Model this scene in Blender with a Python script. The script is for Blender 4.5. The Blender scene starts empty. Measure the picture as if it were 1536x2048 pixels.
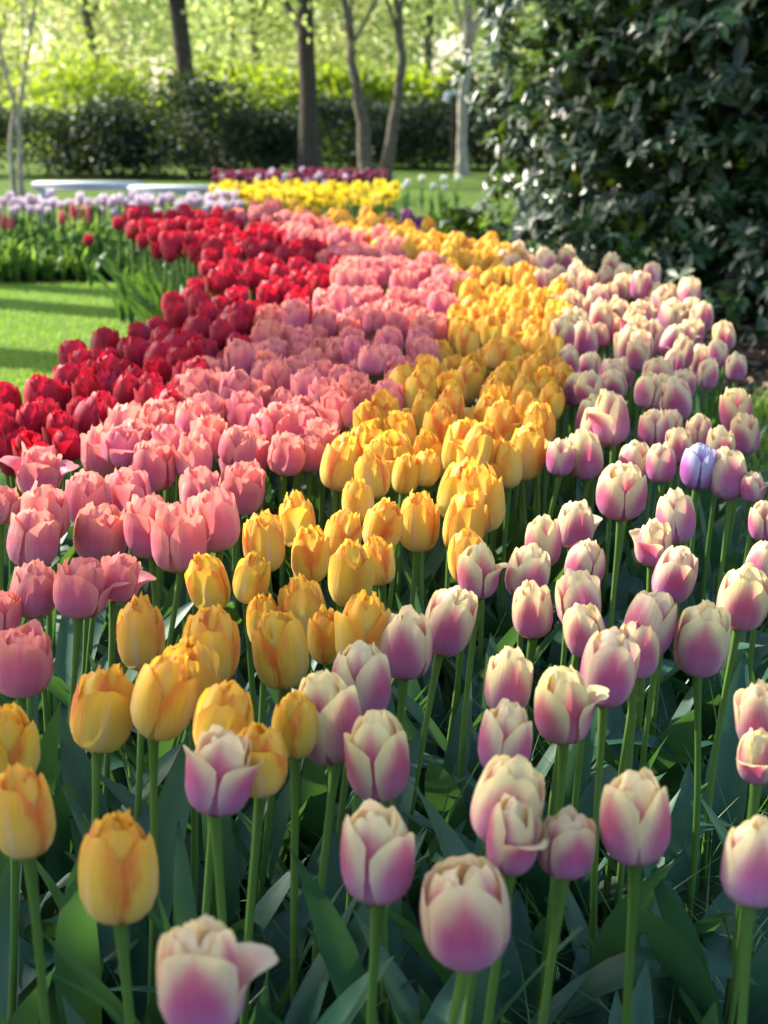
import bpy, math, random
import numpy as np
from mathutils import Vector

# ------------------------------------------------------------------ camera, sky, sun, exposure
sc = bpy.context.scene
COL = sc.collection
CAM_H, FPX, CX, CY = 1.08, 3000.0, 768.0, 1024.0
PITCH = math.atan(824.0 / FPX)
cd = bpy.data.cameras.new("camera")
cam = bpy.data.objects.new("camera", cd)
COL.objects.link(cam)
cam.location = (0, 0, CAM_H)
cam.rotation_euler = (math.pi / 2 - PITCH, 0, 0)
cd.sensor_fit = 'VERTICAL'
cd.sensor_height = 36.0
cd.lens = FPX / 2048.0 * 36.0
cd.clip_start, cd.clip_end = 0.05, 600.0
cd.dof.use_dof = True
cd.dof.focus_distance = 1.95
cd.dof.aperture_fstop = 6.8
sc.camera = cam

SUN_AZ = math.radians(-62)          # measured from +y, negative to the left
SUN_EL = math.radians(33)
SUN = Vector((math.cos(SUN_EL) * math.sin(SUN_AZ), math.cos(SUN_EL) * math.cos(SUN_AZ), math.sin(SUN_EL)))
world = bpy.data.worlds.new("World")
sc.world = world
world.use_nodes = True
wn = world.node_tree.nodes
sky = wn.new('ShaderNodeTexSky')
sky.sky_type = 'NISHITA'
sky.sun_disc = False
sky.sun_elevation = SUN_EL
sky.sun_rotation = SUN_AZ
sky.air_density = 1.0
sky.dust_density = 1.6
sky.ozone_density = 1.0
wn['Background'].inputs['Strength'].default_value = 0.15
world.node_tree.links.new(sky.outputs[0], wn['Background'].inputs['Color'])
sl = bpy.data.lights.new("sun", 'SUN')
sl.energy = 4.9
sl.angle = math.radians(0.6)
sl.color = (1.0, 0.93, 0.80)
so = bpy.data.objects.new("sun", sl)
COL.objects.link(so)
so.rotation_euler = SUN.to_track_quat('Z', 'Y').to_euler()
sc.view_settings.view_transform = 'Standard'
sc.view_settings.look = 'None'
sc.view_settings.gamma = 1.0
sc.view_settings.exposure = 1.45
sc.render.engine = 'CYCLES'
sc.cycles.use_denoising = True
sc.cycles.max_bounces = 8
sc.cycles.diffuse_bounces = 4
sc.cycles.transmission_bounces = 6
sc.cycles.transparent_max_bounces = 4
sc.cycles.sample_clamp_indirect = 4.0

# ------------------------------------------------------------------ helpers
def ray(px, py):
    xc, yc = (px - CX) / FPX, (CY - py) / FPX
    c, s = math.cos(PITCH), math.sin(PITCH)
    return np.array((xc, c + s * yc, -s + c * yc))

def on_plane(px, py, z):            # point of the photo on the level z, and its depth along the lens axis
    d = ray(px, py)
    t = (z - CAM_H) / d[2]
    return np.array((0, 0, CAM_H)) + d * t, t

def at_dist(px, py, y):             # point of the photo at the distance y
    d = ray(px, py)
    return np.array((0, 0, CAM_H)) + d * (y / d[1])

def to_px(p):
    c, s = math.cos(PITCH), math.sin(PITCH)
    v = np.asarray(p, float) - np.array((0, 0, CAM_H))
    dep = v[1] * c - v[2] * s
    up = v[1] * s + v[2] * c
    return CX + FPX * v[0] / dep, CY - FPX * up / dep

class Geo:                          # collects quads; built as ONE mesh object
    def __init__(self):
        self.v, self.f, self.c, self.m, self.n = [], [], [], [], 0
    def add(self, v, f, c=None, m=0):
        v = np.asarray(v, float).reshape(-1, 3)
        f = np.asarray(f, int).reshape(-1, 4)
        if c is None:
            c = np.zeros((len(v), 4))
        self.v.append(v); self.f.append(f + self.n); self.c.append(np.asarray(c, float)); self.m.append(np.full(len(f), m, int))
        self.n += len(v)
        return self
    def mesh(self, name, mats, smooth=True):
        v, f, c, m = np.vstack(self.v), np.vstack(self.f), np.vstack(self.c), np.concatenate(self.m)
        me = bpy.data.meshes.new(name)
        me.vertices.add(len(v)); me.vertices.foreach_set('co', v.astype(np.float32).ravel())
        me.loops.add(f.size); me.loops.foreach_set('vertex_index', f.astype(np.int32).ravel())
        me.polygons.add(len(f))
        me.polygons.foreach_set('loop_start', np.arange(0, f.size, 4, dtype=np.int32))
        me.polygons.foreach_set('material_index', m.astype(np.int32))
        if smooth:
            me.polygons.foreach_set('use_smooth', np.ones(len(f), bool))
        a = me.attributes.new('pig', 'FLOAT_COLOR', 'POINT')
        a.data.foreach_set('color', c.astype(np.float32).ravel())
        for x in (mats if isinstance(mats, (list, tuple)) else [mats]):
            me.materials.append(x)
        me.update(calc_edges=True)
        me.validate()
        return me

def link(name, data, parent=None, loc=(0, 0, 0), rot=(0, 0, 0), scale=(1, 1, 1)):
    o = bpy.data.objects.new(name, data)
    COL.objects.link(o)
    o.location = loc; o.rotation_euler = rot; o.scale = scale
    if parent is not None:
        o.parent = parent
    return o

def tag(o, label=None, cat=None, group=None, kind=None):
    if label: o['label'] = label
    if cat: o['category'] = cat
    if group: o['group'] = group
    if kind: o['kind'] = kind
    return o

def grid_faces(nx, nt):
    i = np.arange(nt - 1)[:, None] * nx + np.arange(nx - 1)[None, :]
    return np.stack([i, i + 1, i + nx + 1, i + nx], -1).reshape(-1, 4)

def tube(path, radii, sides=7, cap=True):
    path = np.asarray(path, float); radii = np.asarray(radii, float)
    n = len(path)
    tan = np.gradient(path, axis=0)
    tan /= np.linalg.norm(tan, axis=1)[:, None] + 1e-9
    ref = np.array((0.0, 1.0, 0.0)) if abs(tan[0][1]) < .8 else np.array((1.0, 0, 0))
    a = np.cross(tan, ref); a /= np.linalg.norm(a, axis=1)[:, None] + 1e-9
    b = np.cross(tan, a)
    th = np.linspace(0, 2 * math.pi, sides, endpoint=False)
    v = path[:, None, :] + radii[:, None, None] * (np.cos(th)[None, :, None] * a[:, None, :] + np.sin(th)[None, :, None] * b[:, None, :])
    i = np.arange(n - 1)[:, None] * sides; j = np.arange(sides)[None, :]; k = (np.arange(sides)[None, :] + 1) % sides
    f = np.stack([i + j, i + k, i + sides + k, i + sides + j], -1).reshape(-1, 4)
    c = np.zeros((n, sides, 4)); c[..., 0] = th / (2 * math.pi); c[..., 1] = np.linspace(0, 1, n)[:, None]
    return v.reshape(-1, 3), f, c.reshape(-1, 4)

def box(x0, x1, y0, y1, z0, z1):
    v = [(x0, y0, z0), (x1, y0, z0), (x1, y1, z0), (x0, y1, z0), (x0, y0, z1), (x1, y0, z1), (x1, y1, z1), (x0, y1, z1)]
    f = [(0, 3, 2, 1), (4, 5, 6, 7), (0, 1, 5, 4), (1, 2, 6, 5), (2, 3, 7, 6), (3, 0, 4, 7)]
    return v, f

# ------------------------------------------------------------------ materials
class N:
    def __init__(self, name):
        self.m = bpy.data.materials.new(name)
        self.m.use_nodes = True
        self.t = self.m.node_tree
        self.t.nodes.clear()
        self.out = self.t.nodes.new('ShaderNodeOutputMaterial')
    def put(self, sock, v):
        if hasattr(v, 'is_output'):
            self.t.links.new(v, sock)
        elif isinstance(v, (tuple, list)) and len(v) == 3 and sock.type == 'RGBA':
            sock.default_value = (*v, 1)
        else:
            sock.default_value = v
    def math(self, op, a, b=0.0, c=None, clamp=False):
        n = self.t.nodes.new('ShaderNodeMath'); n.operation = op; n.use_clamp = clamp
        self.put(n.inputs[0], a); self.put(n.inputs[1], b)
        if c is not None: self.put(n.inputs[2], c)
        return n.outputs[0]
    def step(self, v, a, b, o0=0.0, o1=1.0):
        n = self.t.nodes.new('ShaderNodeMapRange'); n.interpolation_type = 'SMOOTHSTEP'
        self.put(n.inputs[0], v)
        for k, x in zip((1, 2, 3, 4), (a, b, o0, o1)): self.put(n.inputs[k], x)
        return n.outputs[0]
    def mix(self, f, a, b, mode='MIX'):
        n = self.t.nodes.new('ShaderNodeMix'); n.data_type = 'RGBA'; n.blend_type = mode
        self.put(n.inputs[0], f); self.put(n.inputs[6], a); self.put(n.inputs[7], b)
        return n.outputs[2]
    def pig(self):
        n = self.t.nodes.new('ShaderNodeAttribute'); n.attribute_name = 'pig'
        s = self.t.nodes.new('ShaderNodeSeparateColor'); self.t.links.new(n.outputs['Color'], s.inputs[0])
        return s.outputs[0], s.outputs[1], s.outputs[2], n.outputs['Alpha']
    def vec(self, x, y, z):
        n = self.t.nodes.new('ShaderNodeCombineXYZ')
        for k, v in enumerate((x, y, z)): self.put(n.inputs[k], v)
        return n.outputs[0]
    def noise(self, vec=None, scale=5.0, detail=2.0, rough=.5):
        n = self.t.nodes.new('ShaderNodeTexNoise')
        if vec is not None: self.put(n.inputs['Vector'], vec)
        n.inputs['Scale'].default_value = scale; n.inputs['Detail'].default_value = detail; n.inputs['Roughness'].default_value = rough
        return n.outputs[0]
    def ocol(self):
        n = self.t.nodes.new('ShaderNodeObjectInfo')
        return n.outputs['Color'], n.outputs['Random']
    def pos(self):
        return self.t.nodes.new('ShaderNodeNewGeometry').outputs['Position']
    def bump(self, h, strength=.3, dist=.01):
        n = self.t.nodes.new('ShaderNodeBump'); n.inputs['Strength'].default_value = strength; n.inputs['Distance'].default_value = dist
        self.put(n.inputs['Height'], h)
        return n.outputs[0]
    def ramp(self, f, stops):
        n = self.t.nodes.new('ShaderNodeValToRGB'); self.put(n.inputs[0], f)
        e = n.color_ramp.elements
        while len(e) < len(stops): e.new(.5)
        for k, (p, c) in enumerate(stops):
            e[k].position = p; e[k].color = (*c, 1)
        return n.outputs[0]
    def finish(self, col, rough=.5, spec=.4, trans=0.0, tcol=None, normal=None, sheen=0.0, coat=0.0):
        p = self.t.nodes.new('ShaderNodeBsdfPrincipled')
        self.put(p.inputs['Base Color'], col); self.put(p.inputs['Roughness'], rough); p.inputs['Specular IOR Level'].default_value = spec
        p.inputs['Sheen Weight'].default_value = sheen
        if normal is not None: self.put(p.inputs['Normal'], normal)
        if trans > 0:
            tr = self.t.nodes.new('ShaderNodeBsdfTranslucent'); self.put(tr.inputs[0], tcol if tcol is not None else col)
            mx = self.t.nodes.new('ShaderNodeMixShader'); mx.inputs[0].default_value = trans
            self.t.links.new(p.outputs[0], mx.inputs[1]); self.t.links.new(tr.outputs[0], mx.inputs[2])
            self.t.links.new(mx.outputs[0], self.out.inputs[0])
        else:
            self.t.links.new(p.outputs[0], self.out.inputs[0])
        return self.m

def petal_material(name, kind):
    g = N(name)
    r, t, lay, rnd = g.pig()
    x = g.math('ABSOLUTE', g.math('MULTIPLY_ADD', r, 2.0, -1.0))
    seed = g.math('MULTIPLY', rnd, 40.0)
    streak = g.noise(g.vec(g.math('MULTIPLY', r, 26.0), g.math('MULTIPLY', t, 2.2), seed), 1.0, 3.0, .6)
    blot = g.noise(g.vec(g.math('MULTIPLY', r, 3.0), g.math('MULTIPLY', t, 3.0), seed), 1.0, 2.0)
    k = g.math('MULTIPLY_ADD', streak, .46, -.23)
    inner = g.step(lay, .25, .75)
    if kind in ('cream', 'lavender'):
        edge = g.math('MULTIPLY', g.math('SUBTRACT', 1.0, g.math('POWER', g.math('MULTIPLY', t, 1.03), 2.2)), 1.06)
        d = g.math('ADD', g.math('SUBTRACT', edge, x), g.math('ADD', k, g.math('MULTIPLY_ADD', blot, .3, -.15)))
        m = g.step(d, -.22, .58)
        m = g.math('MULTIPLY', m, g.math('MULTIPLY_ADD', inner, -.78, 1.0))
        bf = g.t.nodes.new('ShaderNodeNewGeometry').outputs['Backfacing']
        m = g.math('MULTIPLY', m, g.math('MULTIPLY_ADD', bf, -.72, 1.0))
        if kind == 'cream':
            flame = g.ramp(t, [(0.0, (.66, .44, .68)), (.25, (.62, .28, .53)), (.5, (.62, .155, .31)), (.80, (.70, .20, .25))])
            base = g.ramp(t, [(0.0, (.70, .50, .62)), (.3, (.82, .62, .54)), (.62, (.88, .74, .45)), (1.0, (.94, .83, .42))])
            base = g.mix(g.math('MULTIPLY', inner, .45), base, (.93, .82, .52))
            base = g.mix(g.math('MULTIPLY', g.step(x, .15, .8, 1, 0), g.step(t, .45, .95, .45, .10)), base, (.82, .36, .40))
        else:
            flame = g.ramp(t, [(0.0, (.40, .22, .60)), (.5, (.45, .10, .42)), (.9, (.45, .25, .55))])
            base = g.ramp(t, [(0.0, (.55, .48, .70)), (1.0, (.66, .64, .82))])
        col = g.mix(m, base, flame)
        tcol = g.mix(m, g.mix(.3, col, (.98, .80, .55), 'MULTIPLY'), (.80, .12, .22))
        tr = .42
    elif kind == 'yellow':
        base = g.ramp(t, [(0.0, (.90, .78, .34)), (.3, (.95, .75, .17)), (.7, (.96, .67, .07)), (1.0, (.96, .55, .04))])
        rib = g.math('MULTIPLY', g.step(g.math('ADD', x, g.math('MULTIPLY', k, .6)), .0, .20, 1, 0), g.step(t, .2, .95, .55, .08))
        base = g.mix(rib, base, (.92, .78, .58))
        fl = g.step(g.math('ADD', g.math('ADD', g.math('MULTIPLY', x, .62), g.math('MULTIPLY', t, .42)), g.math('ADD', g.math('MULTIPLY', k, 1.2), g.math('MULTIPLY_ADD', blot, .55, -.28))), .50, .84)
        fl = g.math('MULTIPLY', fl, g.math('MULTIPLY_ADD', rnd, .75, .30))
        base = g.mix(g.math('MULTIPLY', inner, .3), base, (.90, .38, .03))
        col = g.mix(fl, base, (.86, .20, .045))
        tcol = g.mix(.3, col, (1.0, .80, .10))
        tr = .44
    elif kind == 'pink':
        base = g.ramp(t, [(0.0, (.80, .58, .66)), (.25, (.66, .24, .42)), (.6, (.76, .165, .25)), (1.0, (.91, .37, .26))])
        ed = g.step(g.math('ADD', x, k), .45, 1.0)
        base = g.mix(g.math('MULTIPLY', ed, .60), base, (.93, .50, .40))
        rib = g.math('MULTIPLY', g.step(g.math('ADD', x, g.math('MULTIPLY', k, .7)), .0, .22, 1, 0), g.step(t, .45, .9))
        base = g.mix(g.math('MULTIPLY', rib, .6), base, (.55, .06, .24))
        col = g.mix(g.math('MULTIPLY', inner, .55), base, (.82, .30, .26))
        tcol = g.mix(.5, col, (1.0, .38, .26), 'MIX')
        tr = .40
    elif kind == 'red':
        base = g.ramp(t, [(0.0, (.32, .012, .06)), (.4, (.46, .010, .045)), (1.0, (.55, .016, .050))])
        base = g.mix(g.step(g.math('ADD', x, k), .65, 1.0, 0, .55), base, (.66, .045, .085))
        col = g.mix(g.step(x, .0, .35, .45, 0), base, (.38, .008, .06))
        tcol = g.mix(.5, col, (.9, .015, .02))
        tr = .36
    elif kind == 'pale':
        col = g.ramp(t, [(0, (.72, .45, .60)), (.6, (.82, .62, .74)), (1, (.86, .76, .84))])
        tcol = col; tr = .3
    elif kind == 'burgundy':
        col = g.ramp(t, [(0, (.12, .006, .04)), (.5, (.22, .012, .06)), (1, (.32, .04, .10))])
        tcol = col; tr = .3
    elif kind == 'plum':
        col = g.ramp(t, [(0, (.12, .02, .10)), (1, (.28, .07, .22))])
        tcol = col; tr = .3
    elif kind == 'coral':
        col = g.ramp(t, [(0, (.45, .35, .12)), (.35, (.75, .14, .14)), (1, (.80, .16, .18))])
        tcol = col; tr = .3
    elif kind == 'white':
        col = g.ramp(t, [(0, (.7, .72, .55)), (1, (.85, .85, .82))])
        tcol = col; tr = .3
    elif kind == 'daffodil':
        col = g.ramp(t, [(0, (.80, .45, .02)), (.3, (.86, .62, .03)), (1, (.88, .70, .05))])
        tcol = col; tr = .35
    oc, _ = g.ocol()
    val = g.math('MULTIPLY', g.math('MULTIPLY_ADD', streak, .44, .78), g.math('MULTIPLY_ADD', rnd, .14, .90))
    col = g.mix(1.0, g.mix(1.0, col, oc, 'MULTIPLY'), g.vec(val, val, val), 'MULTIPLY')
    nb = g.bump(g.math('ADD', streak, blot), .5, .0022)
    return g.finish(col, rough=.46, spec=.32, trans=tr, tcol=tcol, normal=nb, sheen=.12)

PET = {k: petal_material('petal_' + k, k) for k in ('cream', 'lavender', 'yellow', 'pink', 'red', 'pale', 'burgundy', 'plum', 'coral', 'white', 'daffodil')}

def leaf_material(name, dark, light, rough=.42, trans=.16, tcol=(.13, .32, .05), bloom=.3, spec=.45):
    g = N(name)
    r, t, lay, rnd = g.pig()
    vein = g.noise(g.vec(g.math('MULTIPLY', r, 22.0), g.math('MULTIPLY', t, 1.2), g.math('MULTIPLY', rnd, 30.0)), 1.0, 2.0)
    wax = g.noise(g.pos(), 45.0, 3.0)
    col = g.mix(g.math('MULTIPLY_ADD', vein, .9, -.1, clamp=True), dark, light)
    col = g.mix(g.math('MULTIPLY', g.step(wax, .45, .7), bloom), col, tuple(min(1, 1.6 * x + .02) for x in light))
    col = g.mix(g.math('MULTIPLY', rnd, .18), col, tuple(.55 * a + .45 * b for a, b in zip(light, (.09, .15, .02))))
    return g.finish(col, rough=g.math('MULTIPLY_ADD', wax, .22, rough - .1), spec=spec, trans=trans, tcol=tcol, normal=g.bump(vein, .3, .0015))

LEAF = leaf_material('tulip_leaf', (.010, .050, .034), (.028, .100, .062), rough=.44, trans=.17, bloom=.12, spec=.34)
LEAF_FAR = leaf_material('tulip_leaf_far', (.014, .054, .026), (.034, .105, .045), rough=.48, spec=.32, trans=.18, tcol=(.25, .50, .05))
LEAF_BUD = leaf_material('budding_leaf', (.055, .15, .025), (.13, .28, .050), trans=.42, tcol=(.34, .55, .06))
def simple(name, stops, rough=.5, spec=.4, trans=0.0, tcol=None, scale=20.0):
    g = N(name)
    r, t, lay, rnd = g.pig()
    n = g.noise(g.pos(), scale, 3.0)
    col = g.ramp(g.math('ADD', g.math('MULTIPLY', rnd, .75), g.math('MULTIPLY_ADD', n, .5, -.12)), stops)
    return g.finish(col, rough=rough, spec=spec, trans=trans, tcol=tcol if tcol else col)
STEM = simple('tulip_stem', [(0, (.060, .135, .022)), (1, (.115, .215, .040))], .42, .4, .10, scale=30)
# ------------------------------------------------------------------ tulips
TK = np.array([0, .035, .09, .18, .30, .45, .60, .75, .88, 1.0])
WT = np.array([0, .10, .25, .40, .55, .70, .85, 1.0])
WK = np.array([.26, .55, .86, .98, 1.0, .98, .90, .70])

def petal(rng, R, H, hw, phi, top=1.0, rs=1.0, close=.6, flare=0., curl=0., ruf=.02, jag=0., notch=0., groove=.05, tuck=0., nx=11, nt=13, layer=0., taper=.22):
    RK = np.array([.07, .40, .66, .86, .975, 1.0, .985, .91 + .05 * (close - .6), .80 + .45 * (close - .6), close])
    s = np.linspace(-1, 1, nx)
    u = 1 - (1 - np.linspace(0, 1, nt)) ** 1.25
    j = rng.uniform(-1, 1, nx) * jag
    L = 1 - taper * np.abs(s) ** 2.6 - notch * np.exp(-(s / .2) ** 2) + j
    S, U = np.meshgrid(s, u)
    T = U * L[None, :]
    rho = R * rs * np.interp(np.clip(T * max(top, .62), 0, 1), TK, RK)
    z = H * top * (T - .02 * np.sin(np.clip(T * 4, 0, 1) * math.pi))
    w = hw * np.interp(T, WT, WK)
    x = S * w
    rc = np.maximum(rho * .97, .42 * R)
    a = np.clip(x / rc, -1.55, 1.55)
    rr = rho - rc * (1 - np.cos(a)); tt = rc * np.sin(a)
    e = np.clip((T - .5) / .5, 0, 1) ** 1.4
    p = rng.uniform(0, 6.3, 6)
    rr = rr - groove * R * np.exp(-(S / .17) ** 2) * np.clip(T * 1.15 - .12, 0, 1)
    fr = rng.uniform(5, 8)
    edge = np.clip(np.abs(S) * .7 + e * .6, 0, 1)
    rr = rr + R * ruf * e * edge * (np.sin(fr * S + p[0]) + .6 * np.sin(2.1 * fr * S + p[1]))
    z = z + H * ruf * .35 * e * np.sin(fr * 1.3 * S + p[2])
    rr = rr + .025 * R * np.sin(2 * S + p[3]) * np.sin(3 * T + p[4])
    q = np.clip((T - .38) / .62, 0, 1) ** 1.9
    rr = rr + flare * R * q; z = z - abs(flare) * .32 * H * q ** 1.3
    rr = rr + curl * R * np.abs(S) ** 3 * e
    tt = tt * (1 + .25 * abs(flare) * q)
    rr = rr - tuck * R * np.clip((T - .8) / .2, 0, 1) ** 2
    X = rr * math.cos(phi) - tt * math.sin(phi); Y = rr * math.sin(phi) + tt * math.cos(phi)
    v = np.stack([X, Y, z], -1).reshape(-1, 3)
    c = np.stack([S * .5 + .5, U * (.55 + .45 * L[None, :]), np.full_like(S, layer), np.full_like(S, rng.random())], -1).reshape(-1, 4)
    return v, grid_faces(nx, nt), c

# per kind: aspect (height / width), opening at the top, ruffle, jagged tips, number of inner petals
STY = {
    'cream': dict(asp=1.33, close=.62, ruf=.024, jag=.004, inner=5, groove=.07, notch=.03),
    'lavender': dict(asp=1.3, close=.6, ruf=.05, jag=.03, inner=6, groove=.06, notch=.0),
    'yellow': dict(asp=1.42, close=.58, ruf=.060, jag=.014, inner=6, groove=.06, notch=.02),
    'pink': dict(asp=1.14, close=.82, ruf=.042, jag=.008, inner=6, groove=.06, notch=.015),
    'red': dict(asp=1.18, close=.70, ruf=.03, jag=.018, inner=4, groove=.05, notch=.0),
    'pale': dict(asp=1.2, close=.75, ruf=.03, jag=.01, inner=3, groove=.04, notch=.0),
    'burgundy': dict(asp=1.2, close=.75, ruf=.03, jag=.01, inner=3, groove=.04, notch=.0),
    'plum': dict(asp=1.2, close=.75, ruf=.03, jag=.01, inner=3, groove=.04, notch=.0),
    'coral': dict(asp=1.6, close=.45, ruf=.02, jag=.01, inner=2, groove=.04, notch=.0),
    'white': dict(asp=1.2, close=.75, ruf=.03, jag=.01, inner=3, groove=.04, notch=.0),
}

def flower_parts(rng, kind, form, W=1.0, lod=0):
    """(outer petals, inner petals) as petal tuples; base at the origin, W wide."""
    st = STY[kind]
    R = W / 2; H = W * st['asp']
    nx, nt = ((13, 15), (11, 11), (6, 7))[lod]
    front = -math.pi / 2 + rng.uniform(-.25, .25)
    phi0 = front if 'f' in form else (front + math.pi / 3 if 'v' in form else rng.uniform(0, 6.3))
    op = (.16 if 'o' in form else 0.0) + rng.uniform(-.08, .10)
    H *= rng.uniform(.93, 1.07)
    outer, inner = [], []
    for k in range(3):
        ph = phi0 + k * 2.0944 + rng.uniform(-.12, .12)
        face = math.cos(ph)
        fl = rng.uniform(-.02, .06) + (.10 if 'o' in form else 0)
        if rng.random() < .14: fl += rng.uniform(.12, .38)
        if 'R' in form and face > .45: fl = rng.uniform(.75, 1.0)
        if 'L' in form and face < -.45: fl = rng.uniform(.75, 1.0)
        top = rng.uniform(.88, 1.0) if kind == 'cream' else (rng.uniform(.86, .96) if kind != 'yellow' else rng.uniform(.84, .95))
        if kind == 'cream' and 'f' in form and k == 0: top = rng.uniform(.90, .98)
        outer.append(petal(rng, R, H, R * rng.uniform(.98, 1.12), ph, top, rng.uniform(.98, 1.02), st['close'] + op + rng.uniform(-.05, .08), fl,
                           curl=rng.uniform(-.04, .10), ruf=st['ruf'] * .6, jag=st['jag'] * .5, notch=st['notch'] * rng.uniform(0, 2.4), groove=st['groove'] * rng.uniform(.2, .7),
                           tuck=rng.uniform(0, .03), nx=nx, nt=nt, layer=0.0, taper=rng.uniform(.22, .36)))
    for k in range(3):
        ph = phi0 + math.pi / 3 + k * 2.0944 + rng.uniform(-.12, .12)
        face = math.cos(ph)
        fl = rng.uniform(-.04, .03) + (.05 if 'o' in form else 0)
        if 'R' in form and face > .6 and 'B' in form: fl = .6
        outer.append(petal(rng, R, H, R * rng.uniform(.88, 1.0), ph, rng.uniform(.93, 1.03), rng.uniform(.83, .88), st['close'] + op + rng.uniform(-.08, .04), fl,
                           curl=rng.uniform(-.04, .08), ruf=st['ruf'], jag=st['jag'], notch=st['notch'] * rng.uniform(0, 2), groove=st['groove'],
                           tuck=rng.uniform(0, .10), nx=nx, nt=nt, layer=.12, taper=rng.uniform(.22, .36)))
    ni = st['inner'] if lod < 2 else max(2, st['inner'] - 2)
    nx2, nt2 = ((9, 11), (7, 8), (5, 5))[lod]
    for k in range(ni):
        ring = k % 2
        rs = (.72, .50)[ring] * rng.uniform(.92, 1.08)
        inner.append(petal(rng, R, H, R * rng.uniform(.50, .72), phi0 + .5 + k * 6.2832 / ni + rng.uniform(-.3, .3), rng.uniform(1.0, 1.10) - .03 * ring, rs,
                           st['close'] + op + rng.uniform(-.25, .10), rng.uniform(-.08, .08), curl=rng.uniform(-.1, .12), ruf=st['ruf'] * 1.7, jag=st['jag'] * 1.5, notch=0,
                           groove=.02, tuck=rng.uniform(0, .16), nx=nx2, nt=nt2, layer=.85 + .15 * ring, taper=rng.uniform(.2, .34)))
    return outer, inner, H

def leaf_geo(rng, length, width, up, az, droop, nx=5, nt=11, base=(0, 0, 0), twist=0.0, fold=.35):
    """a broad strap leaf: starts at the angle `up`, bends over by `droop` radians along its length"""
    t = np.linspace(0, 1, nt)
    ang = up - droop * t ** 1.7
    dl = length / (nt - 1)
    hx = np.concatenate([[0], np.cumsum(np.cos((ang[1:] + ang[:-1]) / 2) * dl)])
    hz = np.concatenate([[0], np.cumsum(np.sin((ang[1:] + ang[:-1]) / 2) * dl)])
    w = width / 2 * np.interp(t, [0, .08, .25, .45, .65, .82, .93, 1], [.30, .52, .86, 1.0, .90, .60, .30, .02])
    s = np.linspace(-1, 1, nx)
    wav = rng.uniform(.0, .10) * width * np.sin(t * rng.uniform(5, 11) + rng.uniform(0, 6))
    S, _ = np.meshgrid(s, t)
    f = fold * (1 - .75 * t)
    tw = twist * t ** 1.5
    side = S * w[:, None]
    lift = np.abs(S) ** 1.6 * w[:, None] * f[:, None] + wav[:, None] * np.abs(S) ** 2 * np.sign(S)
    sx = side * np.cos(tw)[:, None] - lift * np.sin(tw)[:, None]
    lf = side * np.sin(tw)[:, None] + lift * np.cos(tw)[:, None]
    nxv, nzv = -np.sin(ang), np.cos(ang)
    X = hx[:, None] + lf * nxv[:, None]; Z = hz[:, None] + lf * nzv[:, None]; Y = sx
    bend = rng.uniform(-.15, .15) * length * t ** 2
    Y = Y + bend[:, None]
    ca, sa = math.cos(az), math.sin(az)
    v = np.stack([X * ca - Y * sa + base[0], X * sa + Y * ca + base[1], Z + base[2]], -1).reshape(-1, 3)
    c = np.stack([S * .5 + .5, np.repeat(t[:, None], nx, 1), np.zeros_like(S), np.full_like(S, rng.random())], -1).reshape(-1, 4)
    return v, grid_faces(nx, nt), c

def stem_geo(base, top, rng, r0=.0046, r1=.0040, sides=7, n=8, bow=.012):
    t = np.linspace(0, 1, n)[:, None]
    b, e = np.asarray(base, float), np.asarray(top, float)
    p = b + (e - b) * t
    off = np.array((rng.uniform(-1, 1), rng.uniform(-1, 1), 0)) * bow
    p = p + off * np.sin(t * math.pi)
    p[:, :2] = b[:2] + (e[:2] - b[:2]) * (t ** 1.25) + off[:2] * np.sin(t * math.pi)
    v, f, c = tube(p, np.interp(t[:, 0], [0, .88, 1], [r0, r1, r1 * 1.55]), sides)
    c[:, 3] = rng.random()
    return v, f, c

LEAFPOOL = {}
def pool(key, n, make):
    if key not in LEAFPOOL: LEAFPOOL[key] = [make(i) for i in range(n)]
    return LEAFPOOL[key]

def near_leaf_mesh(i):
    rg = np.random.default_rng(500 + i)
    if i % 4 == 3:      # arching over
        g = leaf_geo(rg, rg.uniform(.27, .36), rg.uniform(.045, .062), rg.uniform(1.15, 1.4), 0, rg.uniform(1.6, 2.5), nt=14, twist=rg.uniform(-.5, .5))
    else:
        g = leaf_geo(rg, rg.uniform(.26, .38), rg.uniform(.036, .060), rg.uniform(1.15, 1.48), 0, rg.uniform(.15, .95), twist=rg.uniform(-.7, .7), fold=rg.uniform(.25, .6))
    return Geo().add(*g).mesh('tulip_leaf', LEAF)

NAMES = {'cream': ('cream_tulip', 'cream tulip'), 'yellow': ('yellow_tulip', 'yellow tulip'), 'pink': ('pink_tulip', 'pink tulip'),
         'red': ('red_tulip', 'red tulip'), 'lavender': ('lavender_tulip', 'lavender tulip')}
BASEW = {'cream': .066, 'yellow': .062, 'pink': .074, 'red': .066, 'lavender': .062}

def tint(rng, kind):
    a = rng.uniform(*{'pink': (.92, 1.16), 'yellow': (.93, 1.05), 'red': (.84, 1.02)}.get(kind, (.88, 1.03)))
    lo = {'pink': .80, 'yellow': .90, 'red': .7}.get(kind, .88)
    return (a, a * rng.uniform(lo, 1.06), a * rng.uniform(lo, 1.10), 1)

heads = []                          # (x, y, z, kind) of every tulip placed so far

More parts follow.
